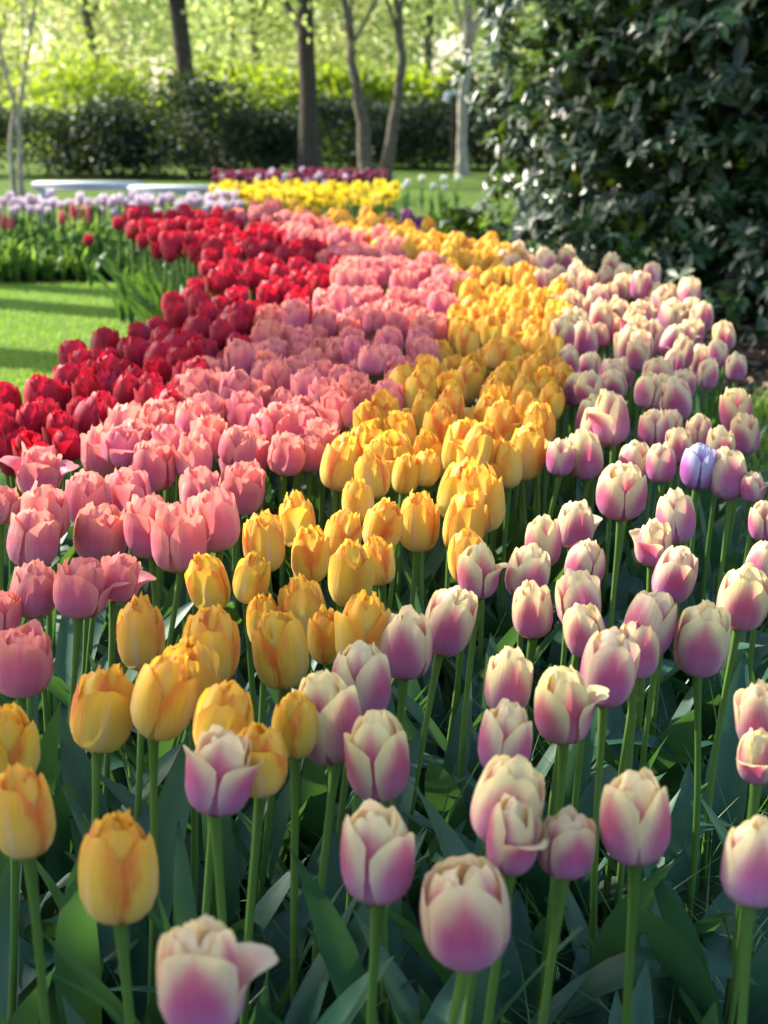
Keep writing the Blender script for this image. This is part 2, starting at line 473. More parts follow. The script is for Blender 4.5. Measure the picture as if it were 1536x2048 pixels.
def hero(kind, px, py, w, form, label, rng):
    zc = .50 + rng.normal(0, .012)
    P, dep = on_plane(px, py, zc)
    W = np.clip(w * dep / FPX, BASEW[kind] * .72, BASEW[kind] * 1.30)
    if 'R' in form or 'L' in form: W *= .84
    asp = STY[kind]['asp']
    if 's' in form: asp *= .84
    H = W * asp
    lean = np.array((rng.normal(-.022, .022), rng.normal(.0, .025)))
    base = np.array((P[0] + lean[0], P[1] + lean[1], 0.0))
    top = np.array((P[0] - base[0], P[1] - base[1], P[2] - H * .5))
    root = link(NAMES[kind][0], None, loc=base)
    root.empty_display_size = .05
    tag(root, label, NAMES[kind][1], NAMES[kind][1] + 's of the front rows')
    col = tint(rng, kind)
    link('stem', Geo().add(*stem_geo((0, 0, 0), top + np.array((0, 0, .003)), rng, .0046, .0038, 9, 10)).mesh('tulip_stem', STEM), root)
    outer, inner, Hf = flower_parts(rng, kind, form, W)
    if 's' in form:
        for pt in outer + inner: pt[0][:, 2] *= .84
    g = Geo()
    for pt in inner: g.add(*pt)
    tilt = (float(np.clip(rng.normal(-.03, .09), -.2, .09)), float(np.clip(rng.normal(0.05, .14), -.25, .32)), 0)
    fo = link('flower', g.mesh('tulip_heart', PET[kind]), root, top, tilt)
    fo.color = col
    for pt in outer:
        po = link('petal', Geo().add(*pt).mesh('tulip_petal', PET[kind]), fo)
        po.color = col
    lm = pool('near', 28, near_leaf_mesh)
    a0 = rng.uniform(0, 6.3)
    for k in range(int(rng.integers(3, 5))):
        s = rng.uniform(.85, 1.15)
        link('leaf', lm[int(rng.integers(len(lm)))], root, (0, 0, .01 + .02 * k), (0, 0, a0 + k * 2.2 + rng.uniform(-.5, .5)), (s, s, s))
    heads.append((P[0], P[1], P[2], kind))

# -- the front rows, one line per flower: kind, place in the photo, width there, form (f a petal faces us, v a gap faces us, o open, s short, R / L a petal flares right / left)
HERO = '''
cream 402 1960 215 ofR|frontmost cream and purple tulip, wide open and cut by the bottom edge
yellow 235 1742 160 v|orange tipped yellow tulip standing alone at lower left, its mouth open
yellow 53 1633 126 f|pale yellow tulip with a peeling orange petal edge at the left border
yellow 22 1488 120 c|yellow tulip at the left border just behind the one with peeling petal
yellow 190 1420 130 f|plump yellow tulip with a white midrib, left of its upright twin
yellow 303 1390 126 v|yellow tulip with an orange mouth, right neighbour of the plump white ribbed one
yellow 385 1357 114 f|yellow tulip with red edged petals tucked behind the orange mouthed one
yellow 435 1442 120 c|lemon yellow tulip half hidden behind the small V shaped purple one
cream 427 1548 136 vo|cream tulip opening in a V with two purple petals, before two yellow ones
yellow 521 1515 112 f|tall yellow tulip with deep orange right side, touching the V shaped purple one
yellow 590 1450 96 c|narrow orange yellow tulip half behind a pale cream bloom at lower centre
cream 672 1440 136 v|large creamy tulip with purple sides in front of a narrow orange yellow one
cream 725 1365 122 v|fluffy white cream tulip right behind the large creamy one at lower centre
cream 760 1520 130 v|cream tulip with purple base and pink inner petals, right below the fluffy white one
cream 756 1715 152 v|round cream tulip with purple lower half, bottom centre above bare stems
pink 38 1325 126 f|deep rose pink tulip cut by the left border, lowest of the pinks
cream 935 1815 182 f|biggest cream tulip with one broad purple flamed petal facing the viewer, bottom centre right
cream 994 1603 142 f|cream tulip with long violet petal and yellow rim, above the biggest one
cream 1005 1482 110 v|cream tulip peeking up behind the violet petalled one
cream 1022 1682 128 R|pale drooping cream tulip low behind the violet petalled one
cream 1130 1695 114 fs|small peach and red purple tulip, right of the violet petalled one
cream 1275 1640 140 v|tall cream tulip with twin purple petals and loose pale right petal, lower right
cream 1502 1735 130 f|cream tulip with wine red flame at the right border, lowest on that side
cream 1130 1410 142 vR|large cream tulip with flared purple tipped right petal, right of centre
cream 1012 1372 94 f|small cream tulip with wine purple base, left of the flared large one
cream 1210 1342 112 f|cream tulip with round purple petal, before one with a drooping petal
cream 1272 1302 108 R|cream tulip whose broad pale right petal droops open, lower right middle
cream 1285 1245 104 v|pale yellow cream tulip above the one with the drooping petal
cream 1398 1280 113 f|round full cream tulip with vivid purple middle on a bright green stem
cream 1480 1192 104 f|cream tulip with purple base near the right border, above a slanting stem pair
cream 1520 1130 80 v|small cream tulip cut by the right border behind a purple based one
cream 1522 1438 92 f|peach cream tulip cut by the right border above a white flared bloom
cream 1516 1512 78 LR|white flared tulip with flat spreading petals at the right border
cream 1243 983 101 vs|squat round purple and cream tulip standing alone on a tall stem
cream 1165 1205 90 f|cream tulip with large purple left petal before a peach one
cream 1163 1127 80 v|peach cream tulip just behind the one with large purple left petal
cream 1145 1050 92 fR|cream tulip with sunlit red centre and a petal curling far right
cream 1085 1087 74 c|cream tulip half hidden on the left of the one with sunlit red centre
cream 1046 1142 88 f|cream tulip with clear magenta flame beside a rolled petal
cream 958 1145 100 vR|cream tulip with a rolled lower right petal, before a yellow one
yellow 938 1115 78 c|yellow tulip behind the cream one with rolled petal
cream 880 1242 104 f|cream tulip with pink purple petal and white rim, right of a similar pair mate
cream 808 1290 110 f|purple and cream tulip left of its pair mate, among the last yellows
cream 1336 1150 84 f|cream tulip half sunlit with a slanting shadow across its magenta petal
cream 1305 1085 88 L|cream tulip with a purple petal flared to the left, right half
cream 1357 1037 80 v|upright ruffled cream tulip behind the one flared to the left
cream 1120 915 58 v|small purple cream tulip, left one of a touching pair above the dark gap
cream 1180 912 72 f|purple cream tulip, right one of a touching pair above the dark gap
cream 1265 925 68 v|cream tulip with X shaped pale edges, left of its twin
cream 1325 926 62 v|cream tulip with V shaped pale edges, left of the lavender bloom
lavender 1395 931 74 v|bluish lavender tulip with frilled violet tip among the cream ones
cream 1463 950 78 f|cream tulip with broad lilac petal and pale top, right of the lavender bloom
cream 1508 972 56 R|pale cream tulip with flat petals flaring at the right border
cream 1532 1042 48 c|purple tulip cut by the right border beneath the flaring one
cream 1068 1225 62 c|small pink tulip low among the leaves under the rolled petal
cream 1182 1262 66 c|purple tulip almost hidden under the one with large purple left petal
yellow 970 1002 94 o|bright orange ruffled tulip highest of its clump at centre right
yellow 903 985 84 c|pale yellow tulip left of the bright orange ruffled one
yellow 918 1052 86 f|orange yellow tulip just below the pale one of the centre right clump
yellow 835 1048 84 c|smooth orange tulip standing clear at centre on a thin stem
yellow 755 1046 80 v|orange and yellow streaked tulip left of the smooth orange one
yellow 765 1125 64 c|narrow bright orange tulip below the streaked one
yellow 1045 908 76 f|golden yellow tulip at the right tip of the yellow band before purple ones
yellow 955 906 76 c|yellow tulip left of the golden one at the band's right tip
yellow 806 950 56 v|orange tulip with pleated sides left of the centre right clump
yellow 750 950 70 c|ruffled yellow tulip behind the pleated orange one
yellow 845 935 56 c|yellow tulip between the pleated orange one and the centre right clump
yellow 669 930 76 c|bright sunlit yellow tulip standing alone beside the pinks at centre
yellow 719 1002 66 v|yellow tulip below right of the sunlit lone one
yellow 598 1047 76 c|small orange frilled yellow tulip nearest under the lone sunlit one
yellow 531 1085 86 f|yellow tulip with frilled crown right of the rose pink ones
yellow 619 1112 80 v|yellow tulip with pale streak in the middle of the centre group
yellow 673 1078 78 o|open frilled yellow tulip above the streaked one of the centre group
yellow 699 1152 92 v|yellow tulip with pointed crossing petals below the open frilled one
yellow 430 1163 86 f|tall yellow tulip directly right of the flared rose pink one
yellow 492 1158 62 c|orange yellow tulip leaning on the right of the tall yellow one
yellow 612 1216 96 f|leaning yellow tulip with red flamed tip in the middle foreground
yellow 530 1245 70 c|orange yellow tulip half hidden behind the two crossing petalled ones
yellow 567 1300 114 v|large yellow tulip with two orange edged front petals, middle foreground
yellow 722 1266 114 v|frilled orange yellow tulip left of the purple pair
yellow 656 1276 60 c|small pale yellow tulip hidden between two large yellow ones
yellow 283 1276 98 f|tall pale yellow tulip under the flared rose pink one
yellow 415 1292 118 f|wide yellow tulip with red frilled crown, second row from the left front
pink 155 1178 130 foR|open rose pink tulip with a flaring right petal, largest of the pinks
pink 60 1185 96 c|rose pink tulip left behind the largest flaring one
pink 225 1157 100 R|rose pink tulip with curled right petal behind the largest flaring one
pink 360 1085 112 ov|salmon pink tulip with outspread front petals, right of the dusky pair
pink 302 1060 102 c|mauve pink tulip left behind the salmon one with outspread petals
pink 438 1046 104 f|dusky dark pink tulip right of the salmon one with outspread petals
pink 198 1066 108 c|small crowned pink tulip above the curled one
pink 58 1080 104 v|pink tulip with salmon crown at the left border above the deep rose pair
pink 92 1030 96 f|broad pink tulip at the left border behind the salmon crowned one
pink 174 995 96 v|lilac pink tulip with a flared left petal below the pale flaring one
pink 262 985 92 c|pink tulip with pale frilled crown right of the lilac one
pink 476 975 94 f|coral pink tulip catching sun, just left of the sunlit lone yellow
pink 398 985 80 c|rosy tulip left below the coral sunlit one
pink 72 945 106 LoR|pale blush tulip with petals flaring both ways at the left border
pink 308 930 92 f|coral pink tulip with a broad sunlit face, left middle
pink 386 920 76 v|pink tulip with apricot rim in the middle of the front pink row
pink 476 908 98 o|ruffled pink tulip with open crown in the front pink row
pink 568 908 78 f|coral pink tulip with pale base standing above the dark gap
pink 618 905 70 c|pink tulip touching the coral one above the dark gap
pink -2 1010 62 c|pink tulip mostly cut off by the left border
pink -4 1225 56 c|sliver of a pink tulip cut off by the left border, lower
pink 196 905 84 o|double pink tulip with packed inner petals under the apricot one
pink 246 862 104 f|apricot pink tulip brightest in the sun next to the reds
pink 407 842 86 v|rosy apricot tulip behind the front pink row
pink 490 832 86 f|broad coral tulip with a round sunlit face behind the front pink row
pink 427 780 70 c|pale pink tulip pushing in among the reds
pink 530 757 70 f|mauve pink tulip with coral edges near the last reds
pink 592 758 68 f|pale coral tulip right of the mauve one with coral edges
red 14 802 66 c|bright sunlit red tulip at the left border of the red corner
red 78 792 66 v|ruffled bright red tulip, second from the left border
red 98 838 66 f|red tulip with a smooth sunlit face below the ruffled bright one
red 196 818 62 f|glowing red tulip with pointed top in the red corner
red 162 826 52 c|red tulip half behind the glowing pointed one
red 122 866 70 f|lowest large red tulip above the pale blush pink
red 8 866 70 c|dark red tulip at the left border under the sunlit ones
red 60 846 64 c|red tulip squeezed between the dark one and the lowest large one
red 124 766 64 f|dark crimson tulip near the lawn above the ruffled bright one
red 152 716 62 c|crimson tulip with lit tip against the lawn
red 206 690 64 v|dark crimson tulip with notched top, highest against the lawn
red 160 765 56 f|crimson tulip under the one with lit tip
red 212 742 56 c|wine red tulip between the notched one and the dark row
red 218 778 76 f|broad wine red tulip in the middle of the red corner
red 264 762 54 c|red tulip right of the broad wine red one
red 281 708 54 c|dark round red tulip right of the notched one
red 312 722 64 f|tall dark red tulip under the lone one on the lawn edge
red 308 662 54 c|lone dark red tulip standing out on the lawn edge
red 312 808 82 ov|big open ruffled dark red tulip beside the pale pink
red 360 722 58 f|crimson tulip left above the glowing pair
red 394 746 64 c|red tulip of the glowing pair beside the pale pink
red 362 780 58 f|smooth bright red tulip of the glowing pair, lower left one
red 388 668 70 f|large dark crimson tulip in the row by the lawn edge
red 450 664 64 f|round dark crimson tulip right of the large one
red 466 716 54 v|dark red tulip touching the first mauve pinks
red 344 652 50 c|crimson tulip behind the large dark one
red 390 606 50 v|crimson tulip at the end of the row by the lawn edge
red 142 888 60 c|crimson tulip mostly hidden behind the pale blush pink
cream 1455 670 46 f|peach cream tulip highest of the loose ones beside the dark bush
cream 1396 722 54 f|sunlit orange cream tulip with rounded red flame near the bush
cream 1474 733 44 f|egg shaped pink tulip with white rim nearest the dark bush
cream 1440 708 40 c|pale pink tulip between the two loose ones beside the bush
cream 1413 750 44 c|salmon pink tulip low behind the sunlit orange one
cream 1478 822 66 v|lilac cream tulip with a bright pink slit at the right border
cream 1316 766 66 f|wide cream tulip with dark rose flame, right middle
cream 1358 800 66 f|peach cream tulip with red flame lying low, right middle
cream 1260 694 64 f|pale broad cream tulip with heart shaped top, right middle
cream 1184 842 74 v|tall cream tulip with V front at the edge of the yellow band
cream 1190 780 62 v|cream tulip with yellow lit tip above the V fronted one
cream 1232 770 52 f|lilac cream tulip right of the yellow lit one
cream 1308 856 62 v|cream tulip with violet left side above the X edged one
cream 1360 890 56 f|apricot topped cream tulip above the lavender bloom
cream 1400 866 52 c|pink cream tulip behind the lavender bloom
cream 1440 892 60 f|pale cream tulip right behind the lavender bloom
cream 1494 872 58 o|sunlit yellow cream tulip near the right border
'''
rng = np.random.default_rng(7)
for ln in HERO.strip().splitlines():
    a, label = ln.split('|')
    kind, px, py, w, form = a.split()
    hero(kind, float(px), float(py), float(w), form, label, rng)
N_HERO = len(heads)
N_OF = {k: sum(h[3] == k for h in heads) for k in BASEW}

# -- the packed bands behind: outlines in the photo, laid on the level of the flower heads
BANDS = {
    'red': [(-40, 850), (60, 800), (140, 745), (215, 705), (300, 668), (385, 605), (432, 550), (400, 520), (335, 492), (295, 464), (226, 444), (300, 434), (360, 430), (450, 434), (560, 468),
            (640, 510), (690, 555), (680, 605), (560, 650), (480, 710), (400, 770), (320, 840), (190, 850), (120, 930), (-40, 960)],
    'pink': [(450, 434), (540, 428), (640, 456), (760, 496), (890, 548), (930, 582), (905, 625), (880, 690), (850, 735), (800, 770), (770, 815), (720, 860), (650, 890), (560, 900), (420, 940),
             (200, 920), (320, 840), (400, 770), (480, 710), (560, 650), (680, 605), (690, 555), (640, 510), (560, 468)],
    'yellow': [(590, 428), (690, 434), (770, 450), (880, 474), (990, 494), (1020, 545), (1110, 590), (1135, 640), (1110, 700), (1130, 760), (1115, 830), (1080, 880), (1000, 935), (850, 950), (720, 940), (700, 900),
               (730, 865), (780, 815), (815, 770), (860, 735), (885, 690), (910, 625), (935, 582), (890, 548), (760, 500), (640, 456)],
    'cream': [(1010, 512), (1090, 515), (1190, 545), (1270, 562), (1370, 595), (1410, 640), (1400, 690), (1380, 790), (1400, 880), (1130, 900), (1130, 830), (1145, 760), (1120, 700), (1140, 640), (1115, 590), (1020, 545)],
}
def inside(poly, x, y):
    c = False; j = len(poly) - 1
    for i in range(len(poly)):
        xi, yi = poly[i]; xj, yj = poly[j]
        if (yi > y) != (yj > y) and x < (xj - xi) * (y - yi) / (yj - yi) + xi: c = not c
        j = i
    return c

ZH = .50
SPACE = {'red': .0665, 'pink': .069, 'yellow': .0655, 'cream': .081}
MIDW = {'cream': .060, 'yellow': .0575, 'pink': .066, 'red': .0605}
placed = {k: [] for k in BANDS}
for kind, poly in BANDS.items():
    rg = np.random.default_rng(11 + len(kind))
    world_poly = [tuple(on_plane(x, y, ZH)[0][:2]) for x, y in poly]
    xs, ys = [p[0] for p in world_poly], [p[1] for p in world_poly]
    others = [(h[0], h[1]) for h in heads]
    tries = 0
    while tries < 26000:
        tries += 1
        x, y = rg.uniform(min(xs), max(xs)), rg.uniform(min(ys), max(ys))
        if not inside(world_poly, x, y): continue
        s = SPACE[kind] * ((1.0 if y < 4.5 else 1.10) if kind != 'cream' else 1.18 if y < 3.6 else 1.0)
        if any((x - a) ** 2 + (y - b) ** 2 < s * s for a, b in others): continue
        others.append((x, y)); placed[kind].append((x, y))
print('heroes', N_HERO, {k: len(v) for k, v in placed.items()})

def flower_mesh(kind, i, lod):
    rg = np.random.default_rng(1000 + i * 17 + lod * 331 + len(kind) * 7)
    form = ['c', 'f', 'v', 'o', 'f', 'c', 'v', 'R', 'c', 'L'][i % 10]
    if kind == 'red' and form in 'RL': form = 'o'
    outer, inner, H = flower_parts(rg, kind, form, 1.0, lod)
    g = Geo()
    for p in outer + inner: g.add(*p)
    return g, H

def mid_flower(kind):
    def make(i):
        g, H = flower_mesh(kind, i, 1)
        return g.mesh('tulip_flower', PET[kind]), H
    return pool(('mid', kind), 10, make)

def mid_stem_mesh(i):
    rg = np.random.default_rng(70 + i)
    return Geo().add(*stem_geo((0, 0, 0), (0, 0, 1), rg, .0046, .0040, 6, 6, bow=.012)).mesh('tulip_stem', STEM)

def mid_leaf_mesh(i):
    rg = np.random.default_rng(900 + i)
    return Geo().add(*leaf_geo(rg, rg.uniform(.26, .38), rg.uniform(.042, .066), rg.uniform(1.2, 1.5), 0, rg.uniform(.2, 1.0), nx=3, nt=8)).mesh('tulip_leaf', LEAF_FAR)

def far_tulip_mesh(kind, i, W, hgt, nleaf=3, lw=1.0, leafmat=None):
    return far_tulip_geo(kind, i, W, hgt, nleaf, lw).mesh(kind + '_tulip', [PET[kind], STEM, leafmat or LEAF_FAR])

def far_tulip_geo(kind, i, W, hgt, nleaf=3, lw=1.0):
    """a whole small tulip in one mesh: petals 0, stem 1, leaves 2"""
    rg = np.random.default_rng(4000 + i * 13 + len(kind))
    g, H = flower_mesh(kind, i, 2)
    for v in g.v:
        v *= W
        v[:, 2] += hgt - W * H * .5
    g.add(*stem_geo((0, 0, 0), (rg.uniform(-.004, .004), 0, hgt - W * H * .5), rg, .0046, .004, 5, 4), m=1)
    for k in range(nleaf):
        g.add(*leaf_geo(rg, rg.uniform(.6, .88) * hgt, rg.uniform(.042, .066) * lw, rg.uniform(1.2, 1.5), k * 2.2 + rg.uniform(0, 1), rg.uniform(.2, 1.2), nx=3, nt=7), m=2)
    return g

WHERE = {'red': ('crimson tulip', 'red band'), 'pink': ('pink tulip', 'pink band'), 'yellow': ('golden tulip', 'yellow band'), 'cream': ('cream tulip', 'cream band')}
def zone_label(kind, x, y, px, py, form):
    noun, band = WHERE[kind]
    near = {k: min(((x - a) ** 2 + (y - b) ** 2 for a, b in placed[k]), default=9) ** .5 for k in placed if k != kind}
    k2 = min(near, key=near.get)
    if near[k2] < .13:
        side = 'bordering the ' + WHERE[k2][1]
    elif kind == 'red' and px < 330 + (600 - py) * .1 and py < 640:
        side = 'above leaves by the lawn'
    elif kind == 'cream' and px > 1300:
        side = 'facing the dark bush'
    else:
        side = 'among its own kind'
    far = ('near end' if py > 760 else 'lower middle' if py > 660 else 'upper middle' if py > 570 else 'blurred far end' if py > 490 else 'farthest tip')
    if py < 640: form = ('large' if px % 3 < 1 else 'small' if px % 3 < 2 else '') if False else ''
    return f'{form} {noun} {side}, {far} of the {band}'.strip()

FORMWORD = ['closed', 'smooth faced', 'gap fronted', 'open topped', 'broad petalled', 'egg shaped', 'pointed', 'right flaring', 'rounded', 'left flaring']
for kind, pts in placed.items():
    rg = np.random.default_rng(77 + len(kind))
    rest = Geo()
    for nth, (x, y) in enumerate(sorted(pts, key=lambda p: p[1])):
        z = ZH + float(np.clip(rg.normal(0, .020), -.035, .035)) + (.012 if kind == 'pink' else 0)
        px, py = to_px((x, y, z))
        W = MIDW[kind] * rg.uniform(.88, 1.14)
        i = int(rg.integers(10))
        rz = rg.uniform(-.5, .5) if i in (1, 2, 4, 6, 7, 9) else rg.uniform(0, 6.3)
        heads.append((x, y, z, kind))
        nm, cat = NAMES[kind]
        if y < 4.1:
            root = link(nm, None, loc=(x + rg.normal(-.01, .015), y + rg.normal(0, .02), 0))
            root.empty_display_size = .05
            me, H = mid_flower(kind)[i]
            off = (x - root.location.x, y - root.location.y, z - W * H * .5)
            fo = link('flower', me, root, off, (rg.normal(-.02, .11), rg.normal(.04, .14), rz), (W, W, W * rg.uniform(.92, 1.1)))
            fo.color = tint(rg, kind)
            L = math.sqrt(off[0] ** 2 + off[1] ** 2 + off[2] ** 2)
            q = Vector(off).to_track_quat('Z', 'Y').to_euler()
            link('stem', pool('midstem', 6, mid_stem_mesh)[int(rg.integers(6))], root, rot=q, scale=(1, 1, L + .003))
            lm = pool('midleaf', 12, mid_leaf_mesh)
            for k in range(2):
                s = rg.uniform(.9, 1.15)
                link('leaf', lm[int(rg.integers(12))], root, (0, 0, .01), (0, 0, rg.uniform(0, 6.3)), (s, s, s))
        else:
            s = z / ZH; sw = s * W / MIDW[kind]
            if nth >= 300 - N_OF[kind]:         # the farthest of a band that has more than 300 flowers: one object
                q = pool(('fargeo', kind), 10, lambda i: far_tulip_geo(kind, i, MIDW[kind] * 1.03, ZH))[i]
                c, sn = math.cos(rz), math.sin(rz)
                for v, f, cc, mm in zip(q.v, q.f, q.c, q.m):
                    vv = np.stack([(v[:, 0] * c - v[:, 1] * sn) * sw + x, (v[:, 0] * sn + v[:, 1] * c) * sw + y, v[:, 2] * s], -1)
                    rest.add(vv, f - f.min(), cc, int(mm[0]))
                continue
            ms = pool(('far', kind), 10, lambda i: far_tulip_geo(kind, i, MIDW[kind] * 1.03, ZH).mesh(kind + '_tulip', [PET[kind], STEM, LEAF_FAR]))
            root = link(nm, ms[i], loc=(x, y, 0), rot=(rg.normal(0, .07), rg.normal(0.02, .07), rz), scale=(sw, sw, s))
            root.color = tint(rg, kind)
        lab = zone_label(kind, x, y, px, py, FORMWORD[i])
        tag(root, lab, cat, 'tulips: ' + lab)
    if rest.n:
        tag(link(kind + '_tulip_mass', rest.mesh(kind + '_tulip_mass', [PET[kind], STEM, LEAF_FAR])), 'blurred ' + WHERE[kind][0] + 's at the farthest tip of the ' + WHERE[kind][1], None, None, 'stuff')

# -- tulips without a flower yet: leaf fans that fill the ground between the front rows
rg = np.random.default_rng(31)
shoots = []
lm = pool('near', 28, near_leaf_mesh)
tries = 0
while len(shoots) < 170 and tries < 6000:
    tries += 1
    y = 1.0 + 2.2 * rg.random() ** 1.1
    x = rg.uniform(-.30, .32) * y * .95
    if any((x - a) ** 2 + (y - b) ** 2 < .06 ** 2 for a, b in shoots): continue
    shoots.append((x, y))
    px, py = to_px((x, y, .15))
    root = link('tulip_shoot', None, loc=(x, y, 0)); root.empty_display_size = .05
    lab = 'flowerless tulip shoot with blue green leaves low ' + ('among yellow stems at left' if px < 560 else 'among cream stems in the middle' if px < 1000 else 'among cream stems at right')
    if py < 1500: lab = lab.replace('low ', 'farther back ')
    tag(root, lab, 'tulip shoot', lab.split('leaves ')[1])
    a0 = rg.uniform(0, 6.3)
    for k in range(3):
        s = rg.uniform(.7, 1.0)
        link('leaf', lm[int(rg.integers(len(lm)))], root, (0, 0, .0), (0, 0, a0 + k * 2.1 + rg.uniform(-.5, .5)), (s, s, s))
# ------------------------------------------------------------------ ground, lawn, grass
def sheet(name, pts, z, mat, sub=1):
    me = bpy.data.meshes.new(name)
    me.from_pydata([(x, y, z) for x, y in pts], [], [tuple(range(len(pts)))])
    me.materials.append(mat)
    return tag(link(name, me), kind='structure')

g = N('soil')
n1 = g.noise(g.pos(), 30.0, 6.0, .7); n2 = g.noise(g.pos(), 1.2, 2.0)
SOIL = g.finish(g.ramp(g.math('MULTIPLY_ADD', n1, .8, g.math('MULTIPLY', n2, .2)), [(.3, (.005, .004, .003)), (.7, (.016, .012, .009))]), rough=.95, spec=.1, normal=g.bump(n1, .9, .03))
g = N('meadow')
n1 = g.noise(g.pos(), 14.0, 5.0, .7); n2 = g.noise(g.pos(), .5, 2.0)
MEADOW = g.finish(g.ramp(g.math('MULTIPLY_ADD', n1, .6, g.math('MULTIPLY', n2, .4)), [(.3, (.05, .09, .015)), (.7, (.12, .19, .03))]), rough=.9, spec=.1, normal=g.bump(n1, .8, .04))
g = N('turf')
n1 = g.noise(g.pos(), 140.0, 4.0, .7); n2 = g.noise(g.pos(), 2.5, 3.0)
TURF = g.finish(g.ramp(g.math('MULTIPLY_ADD', n1, .55, g.math('MULTIPLY', n2, .45)), [(.3, (.10, .20, .022)), (.7, (.20, .34, .045))]), rough=.8, spec=.15, normal=g.bump(n1, 1.0, .02))
sheet('ground', [(-150, -20), (150, -20), (150, 300), (-150, 300)], 0.0, MEADOW)
sheet('bed_soil', [(-2.2, -1.5), (3.4, -1.5), (9, 6), (9, 16), (1.2, 13.5), (-.6, 13.6), (-9.0, 13.6), (-9, 9.0), (-1.9, 9.3), (-1.05, 8.6), (-.75, 6.2), (-.95, 4.0), (-1.6, 2.6)], .004, SOIL)
lawn_pts = [(-1.35, .5), (-1.30, 2.6), (-.95, 4.0), (-.72, 5.0), (-.66, 6.0), (-.80, 6.9), (-1.08, 7.6), (-1.32, 8.6), (-1.55, 9.15), (-2.4, 9.05), (-4.0, 8.75), (-9.0, 8.0), (-9.0, .5)]
sheet('lawn', lawn_pts, .010, TURF)
sheet('grass_verge', [(.05, 11.2), (.95, 11.0), (1.6, 13.4), (.3, 14.2), (-.1, 13.0)], .012, TURF)

def blades(name, spots, rg, lo, hi, wid, mat, label, droop=(.2, 1.2)):
    """thin grass blades as folded strips, all in one mesh"""
    m = len(spots); nt = 5
    spots = np.asarray(spots, float)
    L = rg.uniform(lo, hi, m); az = rg.uniform(0, 6.283, m); up = rg.uniform(.9, 1.55, m); dr = rg.uniform(*droop, m)
    t = np.linspace(0, 1, nt)
    ang = up[:, None] - dr[:, None] * t[None] ** 1.5
    dl = L[:, None] / (nt - 1)
    hx = np.concatenate([np.zeros((m, 1)), np.cumsum(np.cos(ang[:, 1:]) * dl, 1)], 1)
    hz = np.concatenate([np.zeros((m, 1)), np.cumsum(np.sin(ang[:, 1:]) * dl, 1)], 1)
    w = wid * np.array([.8, 1, .85, .55, .08])[None] * rg.uniform(.7, 1.3, (m, 1))
    ca, sa = np.cos(az)[:, None], np.sin(az)[:, None]
    cx, cy = spots[:, 0:1] + hx * ca, spots[:, 1:2] + hx * sa
    a = np.stack([cx - sa * w, cy + ca * w, hz], -1); b = np.stack([cx + sa * w, cy - ca * w, hz], -1)
    v = np.stack([a, b], 2).reshape(-1, 3)
    i = (np.arange(m)[:, None] * nt + np.arange(nt - 1)[None]) * 2
    f = np.stack([i, i + 1, i + 3, i + 2], -1).reshape(-1, 4)
    c = np.zeros((m, nt, 2, 4)); c[..., 1] = t[None, :, None]; c[..., 3] = rg.random((m, 1, 1))
    return tag(link(name, Geo().add(v, f, c.reshape(-1, 4)).mesh(name, mat)), label, None, None, 'stuff')

GRASS = simple('grass_blades', [(0, (.022, .075, .022)), (.6, (.05, .14, .035)), (1, (.10, .20, .04))], .40, .5, .2, (.25, .5, .05))
TURFB = simple('turf_blades', [(0, (.11, .22, .025)), (.6, (.19, .34, .045)), (1, (.30, .44, .08))], .5, .35, .4, (.40, .62, .05))
rg = np.random.default_rng(5)
sp = []
while len(sp) < 5200:
    y = 1.05 + 2.9 * rg.random(); x = rg.uniform(-.30, .34) * y
    dens = .22 + .78 * min(1, max(0, (x / y + .06) / .14))
    if rg.random() < dens: sp.append((x, y))
blades('grass', sp, rg, .12, .34, .0021, GRASS, 'thin dark grass blades growing between the tulips', (.3, 2.2))
sp = []
while len(sp) < 42000:
    y = rg.uniform(4.6, 9.2); x = rg.uniform(-.27 * y, -.5)
    if inside(lawn_pts, x, y): sp.append((x, y))
blades('lawn_grass', sp, rg, .018, .04, .0016, TURFB, 'short mown bright green lawn grass')
sp = [(rg.uniform(.0, 1.5), rg.uniform(11.1, 14)) for _ in range(6000)]
blades('verge_grass', sp, rg, .05, .14, .003, TURFB, 'rough green grass beside the dark bush')

# ------------------------------------------------------------------ leaf clouds
def leaf_cloud(P, D, L, Wd, rg, var=None, fold=.25):
    """one small folded leaf per point P, pointing along D: three rows of three points"""
    m = len(P)
    D = D / (np.linalg.norm(D, axis=1)[:, None] + 1e-9)
    r = rg.normal(size=(m, 3)); S = np.cross(D, r); S /= np.linalg.norm(S, axis=1)[:, None] + 1e-9
    Nn = np.cross(S, D)
    return leaf_strips(P, D, S, Nn, L, Wd, rg, var, fold)

